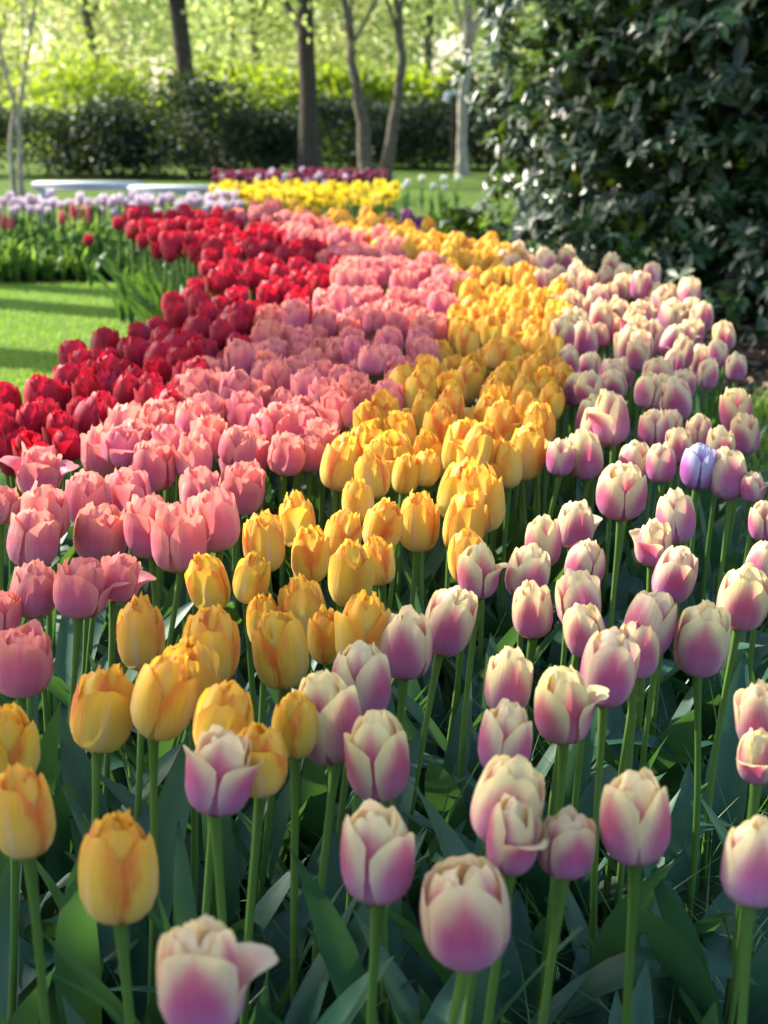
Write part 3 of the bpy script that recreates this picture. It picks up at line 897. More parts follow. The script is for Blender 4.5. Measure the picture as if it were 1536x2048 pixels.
def leaf_strips(P, D, S, Nn, L, Wd, rg, var=None, fold=.25, sag=.12):
    m = len(P)
    t = np.array([0, .42, .8, 1.0]); wk = np.array([.18, 1.0, .72, .06])
    s = np.array([-1, 0, 1.0])
    L = np.broadcast_to(L, (m,)); Wd = np.broadcast_to(Wd, (m,))
    along = t[None, :, None] * L[:, None, None] * np.ones((1, 1, 3))
    side = s[None, None, :] * wk[None, :, None] * Wd[:, None, None] * .5
    up = np.abs(side) * fold - sag * L[:, None, None] * (t ** 2)[None, :, None]
    v = P[:, None, None, :] + along[..., None] * D[:, None, None, :] + side[..., None] * S[:, None, None, :] + up[..., None] * Nn[:, None, None, :]
    i = np.arange(m)[:, None, None] * 12 + np.arange(3)[None, :, None] * 3 + np.arange(2)[None, None, :]
    f = np.stack([i, i + 1, i + 4, i + 3], -1).reshape(-1, 4)
    c = np.zeros((m, 4, 3, 4)); c[..., 0] = (s * .5 + .5)[None, None]; c[..., 1] = t[None, :, None]
    c[..., 3] = (rg.random(m) if var is None else var)[:, None, None]
    return v.reshape(-1, 3), f, c.reshape(-1, 4)

def foliage_mat(name, stops, rough, spec, trans, tcol, scale=1.0, lo=1.0, hi=.6):
    g = N(name)
    r, t, lay, rnd = g.pig()
    n = g.noise(g.pos(), scale, 3.0)
    k = g.math('MULTIPLY_ADD', n, .5, g.math('MULTIPLY_ADD', rnd, .8, -.15))
    col = g.ramp(k, stops)
    mid = g.step(g.math('ABSOLUTE', g.math('MULTIPLY_ADD', r, 2.0, -1.0)), 0.0, .15, .25, 0)
    col = g.mix(mid, col, tuple(min(1, x * 1.8 + .01) for x in stops[-1][1]))
    tc = g.mix(rnd, tuple(x * lo for x in tcol), tuple(x * hi for x in tcol))
    return g.finish(col, rough=rough, spec=spec, trans=trans, tcol=tc)

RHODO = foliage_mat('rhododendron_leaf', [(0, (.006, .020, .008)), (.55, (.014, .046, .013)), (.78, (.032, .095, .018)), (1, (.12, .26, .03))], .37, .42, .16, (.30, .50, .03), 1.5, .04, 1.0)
TWIG = simple('twigs', [(0, (.035, .024, .016)), (1, (.085, .060, .042))], .85, .2)
HEDGE = foliage_mat('hedge_leaf', [(0, (.004, .011, .008)), (.6, (.009, .022, .013)), (1, (.03, .055, .018))], .55, .3, .07, (.25, .42, .03), 1.0)
GOLD = foliage_mat('sunlit_shrub_leaf', [(0, (.05, .11, .015)), (.5, (.11, .20, .02)), (1, (.24, .32, .03))], .45, .4, .45, (.55, .70, .03), 1.0)
SPRING = foliage_mat('spring_leaf', [(0, (.10, .18, .045)), (.5, (.22, .31, .09)), (1, (.42, .47, .18))], .5, .3, .52, (.68, .80, .24), .4)
SPRING2 = foliage_mat('olive_spring_leaf', [(0, (.16, .19, .09)), (.5, (.34, .35, .16)), (1, (.52, .50, .26))], .55, .3, .50, (.82, .80, .34), .4)
g = N('bark_dark')
nb = g.noise(g.vec(0, 0, 0), 1); nb = g.noise(g.pos(), 22.0, 5.0, .65)
BARK = g.finish(g.ramp(nb, [(.3, (.030, .024, .020)), (.7, (.085, .068, .055))]), rough=.9, spec=.2, normal=g.bump(nb, .8, .03))
g = N('bark_grey')
nb = g.noise(g.pos(), 16.0, 5.0, .65)
BARKG = g.finish(g.ramp(nb, [(.3, (.055, .047, .036)), (.7, (.15, .13, .095))]), rough=.85, spec=.2, normal=g.bump(nb, .6, .02))
g = N('bark_pale')
nb = g.noise(g.pos(), 12.0, 5.0, .65)
BARKP = g.finish(g.ramp(nb, [(.3, (.20, .18, .14)), (.7, (.42, .38, .31))]), rough=.8, spec=.2, normal=g.bump(nb, .5, .02))

# ------------------------------------------------------------------ the big rhododendron
def rhododendron():
    rg = np.random.default_rng(21)
    C = np.array((3.62, 9.6, 0.0)); RX, TOP = 3.05, 3.5
    root = link('rhododendron_bush', None, loc=C)
    tag(root, 'huge dark evergreen bush with glossy leaves filling the upper right', 'bush')
    n = 5200
    P, Dn = [], []
    while len(P) < n:
        th = rg.uniform(0, 6.2832); hz = rg.random() ** .9
        side = math.sin(th) < .25                      # more on the side that the path sees
        if not side and rg.random() < .8: continue
        z = .03 + hz * TOP if rg.random() < .85 else rg.uniform(.02, .55)
        k = z / (TOP + .15)
        rad = RX * (1 - .92 * k ** 3.2) ** .5 * (1.03 - .04 * min(1, z / .5))
        lump = .16 * math.sin(5 * th + 2.2 * z) + .12 * math.sin(11 * th - 4.1 * z + 1) + .10 * math.sin(3.3 * z + 7 * th)
        rad = rad + lump - .55 * rg.random() ** 2.2
        p = np.array((rad * math.cos(th), rad * math.sin(th), z))
        nrm = np.array((math.cos(th), math.sin(th), .25 + 1.6 * k ** 3))
        P.append(p); Dn.append(nrm / np.linalg.norm(nrm))
    P, Dn = np.array(P), np.array(Dn)
    pts, dirs, sds, nms, ln, wd, var = [], [], [], [], [], [], []
    for p, d in zip(P, Dn):
        ax = d * .75 + np.array((0, 0, .65)) + rg.normal(0, .30, 3); ax /= np.linalg.norm(ax)
        a = np.cross(ax, (0.31, .2, .93)); a /= np.linalg.norm(a); b = np.cross(ax, a)
        k = int(rg.integers(6, 10)); v0 = rg.random() * .75 + (.25 if p[2] > 1.3 and rg.random() < .35 else 0)
        size = rg.uniform(.52, .92); drop = rg.uniform(-.8, .55)
        for j in range(k):
            an = 6.2832 * j / k + rg.uniform(-.25, .25)
            out = math.cos(an) * a + math.sin(an) * b
            dd = out + ax * (drop + rg.uniform(-.4, .4)) + rg.normal(0, .18, 3); dd /= np.linalg.norm(dd)
            ss = np.cross(dd, ax); ss /= np.linalg.norm(ss) + 1e-9
            pts.append(p + ax * rg.uniform(-.015, .015)); dirs.append(dd); sds.append(ss); nms.append(np.cross(ss, dd))
            ln.append(.118 * size * rg.uniform(.8, 1.15)); wd.append(.046 * size * rg.uniform(.85, 1.15)); var.append(min(1, v0 + rg.uniform(-.08, .08)))
    g = Geo().add(*leaf_strips(np.array(pts), np.array(dirs), np.array(sds), np.array(nms), np.array(ln), np.array(wd), rg, np.array(var), .22, .14))
    link('foliage', g.mesh('rhododendron_foliage', RHODO), root)
    g = Geo()
    for k in range(150):                                # branches inside, seen through the gaps
        th = rg.uniform(3.0, 6.4); z1 = rg.uniform(.2, 2.6); r1 = RX * rg.uniform(.70, .90)
        b0 = np.array((RX * .35 * math.cos(th + rg.normal(0, .4)), RX * .35 * math.sin(th), rg.uniform(.0, .4)))
        e = np.array((r1 * math.cos(th), r1 * math.sin(th), z1))
        t = np.linspace(0, 1, 7)[:, None]
        p = b0 + (e - b0) * t + np.array((0, 0, .35)) * np.sin(t * 3.14) + rg.normal(0, .03, (7, 3))
        g.add(*tube(p, np.linspace(.028, .007, 7), 5))
    link('branch', g.mesh('rhododendron_branches', TWIG), root)
    # backing leaves in the depth of the bush, coloured darker for inner shade
    m = 17000
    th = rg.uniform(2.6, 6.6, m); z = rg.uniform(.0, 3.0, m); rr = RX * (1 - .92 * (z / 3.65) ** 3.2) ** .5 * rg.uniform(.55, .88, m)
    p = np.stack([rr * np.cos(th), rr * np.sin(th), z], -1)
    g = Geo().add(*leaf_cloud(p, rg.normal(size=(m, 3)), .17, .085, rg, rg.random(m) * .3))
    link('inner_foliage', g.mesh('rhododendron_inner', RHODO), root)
rhododendron()

# ------------------------------------------------------------------ shrubs, hedge, trees
def shrub(name, cat, label, loc, rx, ry, h, mat, n, size, seed, group=None, stems=6, z0=.1):
    rg = np.random.default_rng(seed)
    root = link(name, None, loc=loc); tag(root, label, cat, group)
    nc = max(12, n // 60)
    ph = rg.uniform(0, 6.28, nc); zz = rg.uniform(0, 1, nc) ** .8
    rad = np.sqrt(np.clip(1 - .9 * zz ** 2.6, 0, 1)) * rg.uniform(.55, 1.0, nc)
    cc = np.stack([rx * rad * np.cos(ph), ry * rad * np.sin(ph), z0 + zz * (h - z0)], -1)
    k = rg.integers(0, nc, n)
    off = rg.normal(size=(n, 3)) * np.array((rx * .16, ry * .16, h * .09))
    p = cc[k] + off; p[:, 2] = np.clip(p[:, 2], z0 * .3, None)
    d = rg.normal(size=(n, 3)) + np.array((0, 0, .3))
    var = np.clip(rg.random(nc)[k] * .7 + rg.random(n) * .3, 0, 1)
    g = Geo().add(*leaf_cloud(p, d, size * rg.uniform(.7, 1.3, n), size * .5, rg, var))
    link('foliage', g.mesh(name + '_foliage', mat), root)
    g = Geo()
    for j in range(stems):
        a = rg.uniform(0, 6.28); e = np.array((rx * .6 * math.cos(a), ry * .6 * math.sin(a), h * rg.uniform(.5, .85)))
        t = np.linspace(0, 1, 6)[:, None]
        b0 = np.array((rx * .15 * math.cos(a), ry * .15 * math.sin(a), 0))
        p = b0 + (e - b0) * t ** np.array((1.4, 1.4, .9)) + rg.normal(0, .015 * h, (6, 3)) * t
        g.add(*tube(p, np.linspace(.03, .008, 6) * max(.5, h / 2), 5))
    link('stem', g.mesh(name + '_stems', TWIG), root)
    return root

for i, (px, y, rx, ry, h, lab) in enumerate([
        (60, 22.8, 1.5, 1.0, .84, 'loose dark green hedge shrub at the far left behind the young tree'),
        (225, 22.5, .85, .95, .98, 'dark hedge shrub behind the white bench, left of the leaning trunk'),
        (400, 22.2, 1.15, 1.0, 1.30, 'largest rounded dark hedge shrub under the leaning tree trunk'),
        (535, 22.6, .70, .95, .84, 'dark hedge shrub sloping down to the thick upright trunk'),
        (690, 25.6, 1.4, .9, .98, 'dark shrub between the thick trunk and the twin stemmed tree'),
        (850, 25.2, 1.15, .9, .94, 'dark shrub right of the twin stemmed tree'),
        (980, 24.5, 1.2, .9, 1.3, 'dark shrub partly behind the pale trunk and the big bush')]):
    p = at_dist(px, 300, y)
    shrub('hedge_shrub', 'shrub', lab, (p[0], y, 0), rx, ry, h, HEDGE, 5200, .085, 300 + i, 'dark shrubs across the background')
for i, (px, y, rx, h, lab) in enumerate([
        (560, 28.5, 1.3, 1.45, 'sunlit yellow green shrub left of the thick trunk'),
        (700, 28.3, 1.2, 1.50, 'sunlit yellow green shrub behind the twin stemmed tree'),
        (840, 28.0, 1.3, 1.42, 'sunlit yellow green shrub right of the twin stemmed tree'),
        (170, 29.0, 2.0, 1.7, 'sunlit pale green shrub showing over the left hedge'),
        (430, 30.0, 1.8, 1.6, 'sunlit yellow green shrub showing over the rounded hedge')]):
    p = at_dist(px, 230, y)
    shrub('sunlit_shrub', 'shrub', lab, (p[0], y, 0), rx, .9, h, GOLD, 2600, .13, 340 + i, 'sunlit shrubs behind the hedge')

def tree(name, label, base, trunks, crown, mat, bark, n, size, seed, group=None, limbs=9, z_lo=None, cat='tree'):
    """trunks: lists of (x, y, z, radius) relative to the base; crown: centre and radii"""
    rg = np.random.default_rng(seed)
    root = link(name, None, loc=base); tag(root, label, cat, group)
    (cx, cy, cz), (rx, ry, rz) = crown
    g = Geo(); tips = []
    for tr in trunks:
        tr = np.array(tr, float)
        t = np.linspace(0, 1, len(tr)); tt = np.linspace(0, 1, 16)
        p = np.stack([np.interp(tt, t, tr[:, k]) for k in range(3)], -1) + rg.normal(0, .012, (16, 3))
        p[0] = tr[0, :3]
        r = np.interp(tt, t, tr[:, 3]); r[0] *= 1.35; r[1] *= 1.05
        g.add(*tube(p, r, 10))
        for j in range(limbs):
            k = int(rg.integers(6, 16)); a = rg.uniform(0, 6.28)
            u = rg.normal(size=3); u /= np.linalg.norm(u)
            e = np.array((cx, cy, cz)) + u * np.array((rx, ry, rz)) * rg.uniform(.5, .95)
            s = np.linspace(0, 1, 7)[:, None]
            q = p[k] + (e - p[k]) * s + np.array((0, 0, .12 * rz)) * np.sin(s * 3.14) + rg.normal(0, .03, (7, 3)) * s * rx * .5
            g.add(*tube(q, np.linspace(r[k] * .45, .008, 7), 6))
            tips += [q[3], q[4], q[5], q[6]]
    link('trunk', g.mesh(name + '_trunk', bark), root)
    tips = np.array(tips)
    m = max(30, n // 45)
    u = rg.normal(size=(m, 3)); u /= np.linalg.norm(u, axis=1)[:, None]
    cl = np.array((cx, cy, cz)) + u * np.array((rx, ry, rz)) * (rg.random((m, 1)) ** .45)
    cl = np.vstack([cl, tips])
    k = rg.integers(0, len(cl), n)
    pp = cl[k] + rg.normal(size=(n, 3)) * np.array((rx, ry, rz * .7)) * .12
    if z_lo is not None: pp = pp[pp[:, 2] > z_lo - base[2]]
    n = len(pp)
    var = np.clip(rg.random(len(cl))[k[:n]] * .7 + rg.random(n) * .3, 0, 1)
    g = Geo().add(*leaf_cloud(pp, rg.normal(size=(n, 3)) - np.array((0, 0, .3)), size * rg.uniform(.6, 1.3, n), size * .6, rg, var))
    link('crown', g.mesh(name + '_crown', mat), root)
    return root

def gx(px, y): return at_dist(px, 300, y)[0]
def rel(px_list, y, basex):         # trunk line from photo points (px, py, width) at the distance y
    out = []
    for px, py, w in px_list:
        p = at_dist(px, py, y)
        out.append((p[0] - basex, 0, p[2], w * .5 * y / FPX))
    return out

y = 26.5; bx = gx(385, y)
tree('leaning_tree', 'tree with a dark leaning trunk rising behind the rounded hedge', (bx, y, 0), [[(0.12, 0, 0, .17)] + rel([(378, 200, 34), (365, 100, 33), (352, 0, 32)], y, bx) + [(-.6, 0, 5.2, .11), (-.9, .3, 8, .05)]],
     ((-.6, .2, 5.4), (3.4, 2.6, 3.5)), SPRING, BARK, 3000, .12, 401)
y = 21.4; bx = gx(618, y)
tree('straight_tree', 'tree with a thick dark upright trunk left of the twin stemmed one', (bx, y, 0), [[(0, 0, 0, .19)] + rel([(618, 250, 36), (613, 120, 33), (608, 0, 30)], y, bx) + [(-.1, 0, 5, .11), (-.2, .2, 8.5, .04)]],
     ((-.2, .2, 5.3), (2.8, 2.4, 3.3)), SPRING, BARK, 2800, .12, 402)
y = 19.8; bx = gx(745, y)
tree('forked_tree', 'twin stemmed grey tree whose two trunks part in a V', (bx, y, 0),
     [[(-.04, 0, 0, .10)] + rel([(732, 320, 30), (722, 235, 24), (705, 140, 17), (698, 70, 15), (690, 0, 13)], y, bx) + [(-.6, 0, 4, .05), (-.9, .2, 6, .02)],
      [(.16, .1, 0, .10)] + rel([(776, 320, 24), (790, 230, 20), (803, 140, 17), (800, 60, 15), (797, 0, 13)], y, bx) + [(.5, 0, 4, .05), (.8, .2, 6, .02)]],
     ((0, .2, 4.0), (2.2, 2.0, 2.4)), SPRING, BARKG, 2600, .10, 403)
y = 22.8; bx = gx(928, y)
tree('pale_tree', 'tree with a pale grey trunk at the left edge of the big bush', (bx, y, 0), [[(-.02, 0, 0, .085)] + rel([(922, 250, 19), (932, 130, 20), (936, 0, 19)], y, bx) + [(.2, 0, 5, .08), (.3, .2, 8, .03)]],
     ((.1, .4, 5.0), (2.6, 2.4, 3.4)), SPRING, BARKP, 2600, .11, 404)
y = 17.2; bx = gx(24, y)
tree('young_tree', 'slender young tree with two pale stems at the left border', (bx, y, 0),
     [[(0, 0, 0, .030)] + rel([(20, 280, 9), (26, 215, 9), (12, 150, 8), (0, 90, 7), (-10, 0, 6)], y, bx) + [(-.5, 0, 4.5, .02)],
      [(.07, .06, 0, .035)] + rel([(36, 290, 11), (38, 215, 10), (52, 130, 9), (62, 70, 8), (72, 0, 7)], y, bx) + [(.6, .1, 4.5, .02)]],
     ((.3, 0, 2.7), (1.5, 1.3, 1.9)), GOLD, BARKP, 900, .085, 405, limbs=7, z_lo=.5)

WOODS = [('slim tree in fresh pale leaf far behind the left hedge', -10.5, 38, SPRING2), ('rounded tree in fresh leaf behind the leaning trunk', -6.4, 34, SPRING), ('broad pale olive tree behind the left hedge', -8.2, 44, SPRING2),
         ('yellow green tree filling the gap left of the thick trunk', -3.2, 38, SPRING), ('pale spring tree between the thick trunk and the twin stems', -.9, 42, SPRING2), ('fresh green tree behind the twin stems', .9, 36, SPRING),
         ('spring tree behind the pale trunk', 3.1, 40, SPRING), ('far green tree left of the leaning trunk', -4.9, 50, SPRING), ('far pale tree behind the thick trunk', -2.0, 54, SPRING2), ('tall tree in leaf behind the big bush', 6.5, 38, SPRING)]
for i, (lab, x, y, mt) in enumerate(WOODS):
    rgx = np.random.default_rng(600 + i); h = rgx.uniform(7, 10)
    tree('woodland_tree', lab, (x, y, 0), [[(0, 0, 0, .13), (.1, 0, 2, .10), (rgx.uniform(-.4, .4), 0, h * .6, .07), (rgx.uniform(-.6, .6), 0, h, .02)]],
         ((0, 0, h * .48), (2.9, 2.4, h * .46)), mt, BARKG, 5200, .15, 620 + i, 'spring trees in the background', limbs=12)

# a far wood that closes the view
rg = np.random.default_rng(9)
m = 26000
xx = rg.uniform(-26, 22, m); hh = 7.5 + 2.2 * np.sin(xx * .5) + 1.4 * np.sin(xx * 1.3 + 1)
zz = rg.random(m) ** .9 * hh
keep = (np.sin(xx * 1.1 + 2 * np.sin(zz * .6)) + np.sin(zz * 1.3 + xx * .4)) > -.95
p = np.stack([xx, rg.uniform(60, 70, m), zz], -1)[keep]
m = len(p)
tag(link('woodland', Geo().add(*leaf_cloud(p, rg.normal(size=(m, 3)), .42 * rg.uniform(.6, 1.3, m), .24, rg)).mesh('woodland', SPRING)), 'far blurred wood in fresh spring leaf closing the view', None, None, 'stuff')

# trees of the same park beyond the left edge: their trunks and crowns shade the lawn and the near bed
def shade_tree(label, x, y, h, r, cr, n, seed, bark=BARK, cz=.66, size=.13):
    tree('park_tree', label, (x, y, 0), [[(0, 0, 0, r), (.1, 0, h * .4, r * .8), (0, .1, h * .75, r * .5), (.1, 0, h, .03)]], ((0, 0, h * cz), cr), SPRING, bark, n, size, seed, 'park trees left of the lawn', limbs=11)
shade_tree('park tree beyond the left edge whose crown shades the nearest tulips', -6.6, 3.2, 6.6, .17, (1.8, 1.75, 1.7), 5200, 701, cz=.68, size=.17)
shade_tree('narrow park tree whose crown shades a strip across the tulip bands', -6.4, 6.75, 6.8, .08, (1.5, .55, 1.5), 1500, 705, cz=.66, size=.13)
shade_tree('added unseen tree beyond the left edge whose crown shades the big dark bush', -5.4, 11.3, 9.0, .12, (1.9, 2.0, 2.0), 1500, 706, cz=.75, size=.16)  # out of view, added to keep the sun off the bush
shade_tree('park tree left of the lawn casting a broad stripe', -4.9, 9.6, 12.0, .20, (2.0, 2.0, 2.0), 900, 702, cz=.82)
shade_tree('park tree left of the lawn casting a thin stripe', -5.6, 8.6, 12.0, .12, (1.8, 1.8, 1.8), 700, 703, cz=.82)
shade_tree('park tree farther left casting a faint stripe', -5.4, 10.6, 12.0, .16, (2.0, 2.0, 2.0), 900, 704, cz=.82)
shade_tree('park tree nearest the lawn casting a long stripe', -4.7, 7.9, 12.0, .14, (1.8, 1.8, 1.8), 700, 707, cz=.82)
shade_tree('park tree behind the lawn casting a soft stripe', -6.6, 12.0, 12.0, .17, (1.8, 1.8, 1.8), 700, 708, cz=.82)

shrub('small_shrub', 'shrub', 'low dark leafy shrub at the left foot of the big glossy bush', (gx(918, 10.2), 10.2, 0), .20, .35, .30, RHODO, 900, .07, 360)
g = N('dry_leaf'); r_, t_, l_, rnd_ = g.pig()
DRY = g.finish(g.ramp(rnd_, [(0, (.03, .020, .014)), (.6, (.10, .065, .045)), (1, (.22, .15, .11))]), rough=.8, spec=.2, trans=.1)
rg = np.random.default_rng(88)
m = 2600
p = np.stack([rg.uniform(.9, 3.2, m), rg.uniform(3.2, 8.4, m), rg.uniform(.006, .03, m)], -1)
d = rg.normal(size=(m, 3)) * np.array((1, 1, .25))
tag(link('leaf_litter', Geo().add(*leaf_cloud(p, d, .055 * rg.uniform(.6, 1.4, m), .026, rg)).mesh('leaf_litter', DRY)), 'dry brown leaf litter on the dark soil under the big bush', None, None, 'stuff')
sp = []
while len(sp) < 3600:
    y = rg.uniform(2.9, 5.4); x = rg.uniform(.245 * y, .245 * y + .55)
    if x > .80 + .06 * (y - 3): sp.append((x, y))
blades('edge_grass', sp, rg, .05, .15, .0022, TURFB, 'green grass along the right border of the tulip bed')

# ------------------------------------------------------------------ the far beds
def small_mesh(kind, i, W, hgt, nleaf, leafmat=None, lw=.8): return far_tulip_mesh(kind, i, W, hgt, nleaf, lw, leafmat)
def bed(name, kind, cat, label, group, n, area, W, hgt, seed, nleaf=2, leafmat=None, sep=.07, jit=.12, maker=None):
    rg = np.random.default_rng(seed)
    ms = [maker(i) if maker else small_mesh(kind, i, W, hgt, nleaf, leafmat) for i in range(6)]
    pts = []; tries = 0
    x0, x1 = min(a for a, b in area), max(a for a, b in area); y0, y1 = min(b for a, b in area), max(b for a, b in area)
    while len(pts) < n and tries < 20000:
        tries += 1
        x, y = rg.uniform(x0, x1), rg.uniform(y0, y1)
        if inside(area, x, y) and all((x - a) ** 2 + (y - b) ** 2 > sep * sep for a, b in pts): pts.append((x, y))
    for x, y in pts:
        s = 1 + rg.uniform(-jit, jit)
        o = link(name, ms[int(rg.integers(6))], loc=(x, y, 0), rot=(rg.normal(0, .05), rg.normal(0, .05), rg.uniform(0, 6.3)), scale=(s, s, s))
        o.color = (rg.uniform(.85, 1), rg.uniform(.85, 1), rg.uniform(.85, 1), 1)
        tag(o, label, cat, group)
    print(name, len(pts))

def area(y0, y1, a, b): return [(gx(a, y0), y0), (gx(b, y0), y0), (gx(b, y1), y1), (gx(a, y1), y1)]
bed('pale_tulip', 'pale', 'pale tulip', 'pale lilac pink tulip in the long strip before the white benches', 'pale tulips before the benches', 120, area(10.6, 11.6, -40, 480), .055, .36, 41, 2)
bed('burgundy_tulip', 'burgundy', 'burgundy tulip', 'burgundy tulip in the distant bed under the trees', 'burgundy tulips of the distant bed', 120, area(16.2, 17.6, 430, 775), .07, .27, 42, 1, sep=.09)
bed('blush_tulip', 'pale', 'pink tulip', 'pale pink tulip scattered among the distant burgundy ones', 'pink tulips of the distant bed', 22, area(16.0, 17.6, 440, 780), .055, .28, 43, 1, sep=.12)
bed('white_tulip', 'white', 'white tulip', 'small white tulip in the low green bed right of the daffodils', 'white tulips right of the daffodils', 7, area(14.5, 15.6, 795, 920), .06, .30, 44, 3, sep=.1)

def daffodil_mesh(i):
    rg = np.random.default_rng(800 + i); g = Geo()
    h = .36
    c = np.array((0, -.01, h))
    for k in range(6):
        a = k * 1.0472 + rg.uniform(-.1, .1)
        ax = np.array((math.cos(a), -.25, math.sin(a))); ax /= np.linalg.norm(ax)
        sd = np.cross(ax, (0, 1, 0)); sd /= np.linalg.norm(sd)
        g.add(*leaf_strips(np.array([c]), np.array([ax]), np.array([sd]), np.array([np.cross(sd, ax)]), .048, .032, rg, None, .2, -.1))
    t = np.linspace(0, 1, 4)[:, None]
    g.add(*tube(c + np.array((0, -.035, 0)) * t, [.012, .013, .015, .020], 8))
    g.add(*tube(np.array([(0, 0, 0), (.004, 0, h * .6), (0, .004, h * .95), (0, -.01, h)]), [.004] * 4, 5), m=1)
    for k in range(3):
        g.add(*leaf_geo(rg, rg.uniform(.26, .36), .018, rg.uniform(1.25, 1.5), rg.uniform(0, 6), rg.uniform(.1, .7), nx=3, nt=6), m=2)
    return g.mesh('daffodil', [PET['daffodil'], STEM, LEAF_FAR])
bed('daffodil', 'daffodil', 'daffodil', 'yellow daffodil in the distant bright yellow bed', 'daffodils of the distant bed', 260, [(gx(490, 11.2), 11.2), (gx(770, 11.2), 11.2), (gx(800, 13.2), 13.2), (gx(425, 13.2), 13.2), (gx(425, 12.2), 12.2)], .05, .36, 45, sep=.055, maker=daffodil_mesh)
bed('plum_tulip', 'plum', 'plum tulip', 'dull plum purple tulip in the small clump right of the far orange tip', 'plum tulips by the grass verge', 16, area(7.4, 8.2, 770, 835), .06, .46, 46, 3, sep=.07)
bed('green_tulip', 'plum', 'tulip shoot', 'leafy green tulip clump without a flower beside the grass verge', 'leafy clumps by the grass verge', 40, area(8.6, 10.4, 720, 960), .012, .26, 47, 5, leafmat=LEAF_BUD, sep=.13)

def budding_mesh(kind):
    def make(i):
        rg = np.random.default_rng(1300 + i); g = Geo()
        first = True
        for s in range(3):
            b = np.array((rg.uniform(-.06, .06), rg.uniform(-.06, .06), 0)); h = rg.uniform(.20, .29) if kind == 'bud' else .27
            W = .030 if kind == 'bud' else .050
            if kind != 'bud' and s: W = .030
            fg, H = flower_mesh('coral', i + s, 2)
            for v, f, c in zip(fg.v, fg.f, fg.c):
                g.add(v * W + b + np.array((0, 0, h - W * H)), f - f.min(), c, 0 if (kind != 'bud' and s == 0) else 3)
            g.add(*stem_geo(b, b + np.array((0, 0, h - W * H)), rg, .005, .004, 5, 4), m=1)
            for k in range(6):
                g.add(*leaf_geo(rg, rg.uniform(.14, .27), rg.uniform(.014, .028), rg.uniform(1.15, 1.5), rg.uniform(0, 6), rg.uniform(.1, 1.1), nx=3, nt=7, base=b), m=2)
        return g.mesh('budding_tulip', [PET['coral'], STEM, LEAF_BUD, LEAF_BUD])
    return make
left_bed = [(gx(-60, 9.2), 9.25), (-2.3, 9.2), (-1.62, 9.35), (-1.75, 10.5), (gx(-60, 10.5), 10.5)]
bed('budding_tulip', 'bud', 'budding tulip', 'leafy green tulip clump with closed buds in the bed beyond the lawn', 'budding tulips beyond the lawn', 190, left_bed, .03, .36, 48, sep=.085, maker=budding_mesh('bud'))
for px, py, yy, lab in [(22, 438, 9.9, 'coral tulip bud cut near the left border of the bed beyond the lawn'), (36, 442, 9.8, 'open coral pink tulip second from the left in the bed beyond the lawn'), (103, 430, 10.1, 'small pale coral bud in the bed beyond the lawn'),
                        (143, 415, 10.3, 'pink coral tulip with white edge, left one of the three highest buds'), (172, 421, 10.2, 'bright coral tulip, middle one of the three highest buds'), (195, 416, 10.2, 'narrow coral tulip, right one of the three highest buds')]:
    p = at_dist(px, py, yy); k = p[2] / .25
    me = budding_mesh('coral')(int(px) % 7)
    o = link('coral_tulip', me, loc=(p[0], yy, 0), scale=(1, 1, max(.9, min(1.6, k)))); tag(o, lab, 'coral tulip', 'coral tulips beyond the lawn')
p = at_dist(177, 480, 8.9)
o = link('red_tulip', far_tulip_mesh('red', 5, .062, max(.2, p[2]), 3), loc=(p[0], 8.9, 0)); tag(o, 'single stray dark red tulip before the green budding bed', 'red tulip')
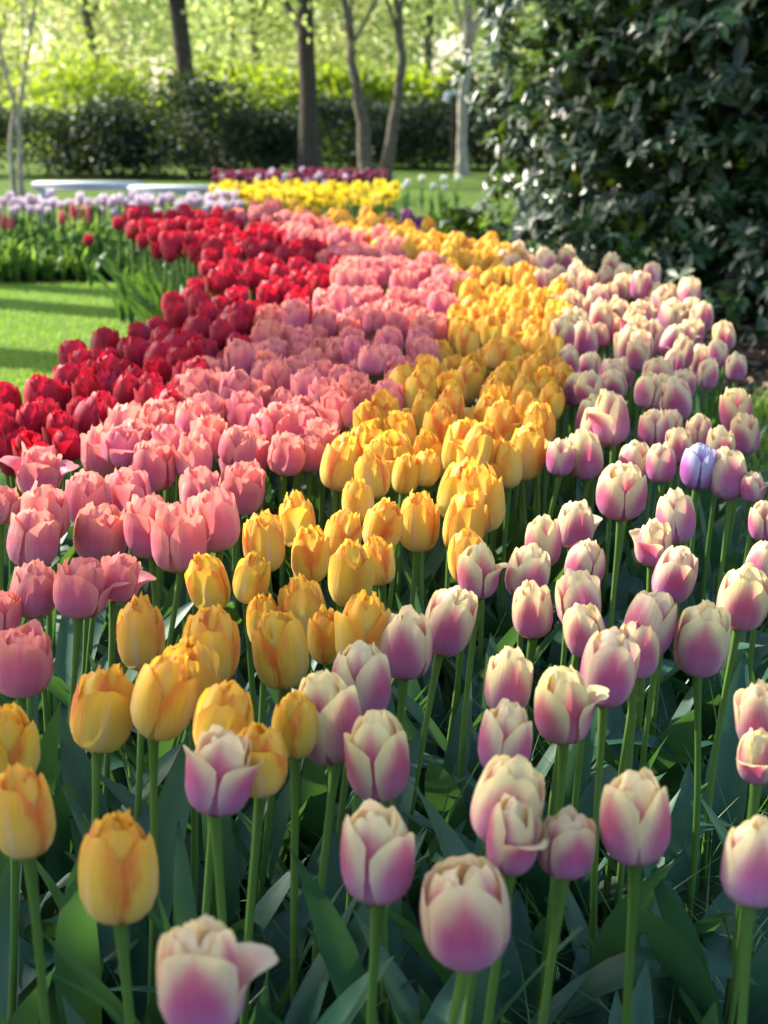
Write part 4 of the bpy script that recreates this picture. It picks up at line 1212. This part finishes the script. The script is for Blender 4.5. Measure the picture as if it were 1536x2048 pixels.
# the outer leaves of the red band along the lawn
rg = np.random.default_rng(61)
edge = [(-.60, 4.9), (-.56, 5.6), (-.60, 6.2), (-.74, 6.8), (-.98, 7.3), (-1.14, 7.8), (-1.2, 8.4)]
for i in range(75):
    k = rg.random() * (len(edge) - 1); j = int(k); f = k - j
    x = edge[j][0] * (1 - f) + edge[j + 1][0] * f + rg.uniform(-.02, .30); y = edge[j][1] * (1 - f) + edge[j + 1][1] * f + rg.normal(0, .05)
    root = link('tulip_shoot', None, loc=(x, y, 0)); root.empty_display_size = .05
    tag(root, 'fan of broad grey green tulip leaves along the lawn edge of the red band', 'tulip shoot', 'leaf fans along the lawn edge')
    for q in range(4):
        lm = pool('midleaf', 12, mid_leaf_mesh); s = rg.uniform(.75, 1.1)
        link('leaf', lm[int(rg.integers(12))], root, (0, 0, 0), (rg.normal(0, .15), rg.normal(0, .15), rg.uniform(0, 6.3)), (s, s, s))

# ------------------------------------------------------------------ white benches, lamp post
g = N('white_paint')
nb = g.noise(g.pos(), 9.0, 4.0)
WHITE = g.finish(g.ramp(nb, [(.3, (.52, .56, .62)), (.7, (.66, .69, .73))]), rough=.5, spec=.4)
def bench(label, px0, px1, py, y):
    a, b = at_dist(px0, py, y), at_dist(px1, py, y)
    w = (b[0] - a[0]) / 2; h = a[2]
    root = link('white_bench', None, loc=((a[0] + b[0]) / 2, y, 0)); tag(root, label, 'bench', 'white benches behind the pale tulips')
    s = Geo()
    for k in range(4): s.add(*box(-w, w, -.18 + k * .062, -.125 + k * .062, h - .042, h))
    s.add(*box(-w + .01, w - .01, -.17, -.15, h - .065, h - .044)); s.add(*box(-w + .01, w - .01, .03, .05, h - .065, h - .044))
    link('seat', s.mesh('bench_seat', WHITE, False), root)
    for sx in (-1, 1):
        for sy in (-1, 1):
            link('leg', Geo().add(*box(sx * (w - .08) - .03, sx * (w - .08) + .03, -.06 + sy * .07 - .025, -.06 + sy * .07 + .025, 0, h - .067)).mesh('bench_leg', WHITE, False), root)
bench('longer white wooden bench at the left behind the pale tulips', 72, 282, 363, 13.2)
bench('lower white wooden bench ending at the daffodils', 262, 450, 371, 12.7)
p = at_dist(905, 190, 24.0)
root = link('garden_lamp', None, loc=(p[0], 24.0, 0)); tag(root, 'small white hooded lamp on a post left of the big bush', 'lamp')
link('post', Geo().add(*tube(np.array([(0, 0, 0), (0, 0, .5), (0, 0, p[2])]), [.03, .025, .022], 8)).mesh('lamp_post', BARKG), root)
link('hood', Geo().add(*tube(np.array([(-.10, 0, p[2] - .10), (-.08, 0, p[2]), (-.02, 0, p[2] + .04), (.06, 0, p[2] + .03), (.09, 0, p[2] + .0)]), [.055, .06, .05, .035, .02], 8)).mesh('lamp_hood', WHITE), root)
print('objects', len(bpy.data.objects))
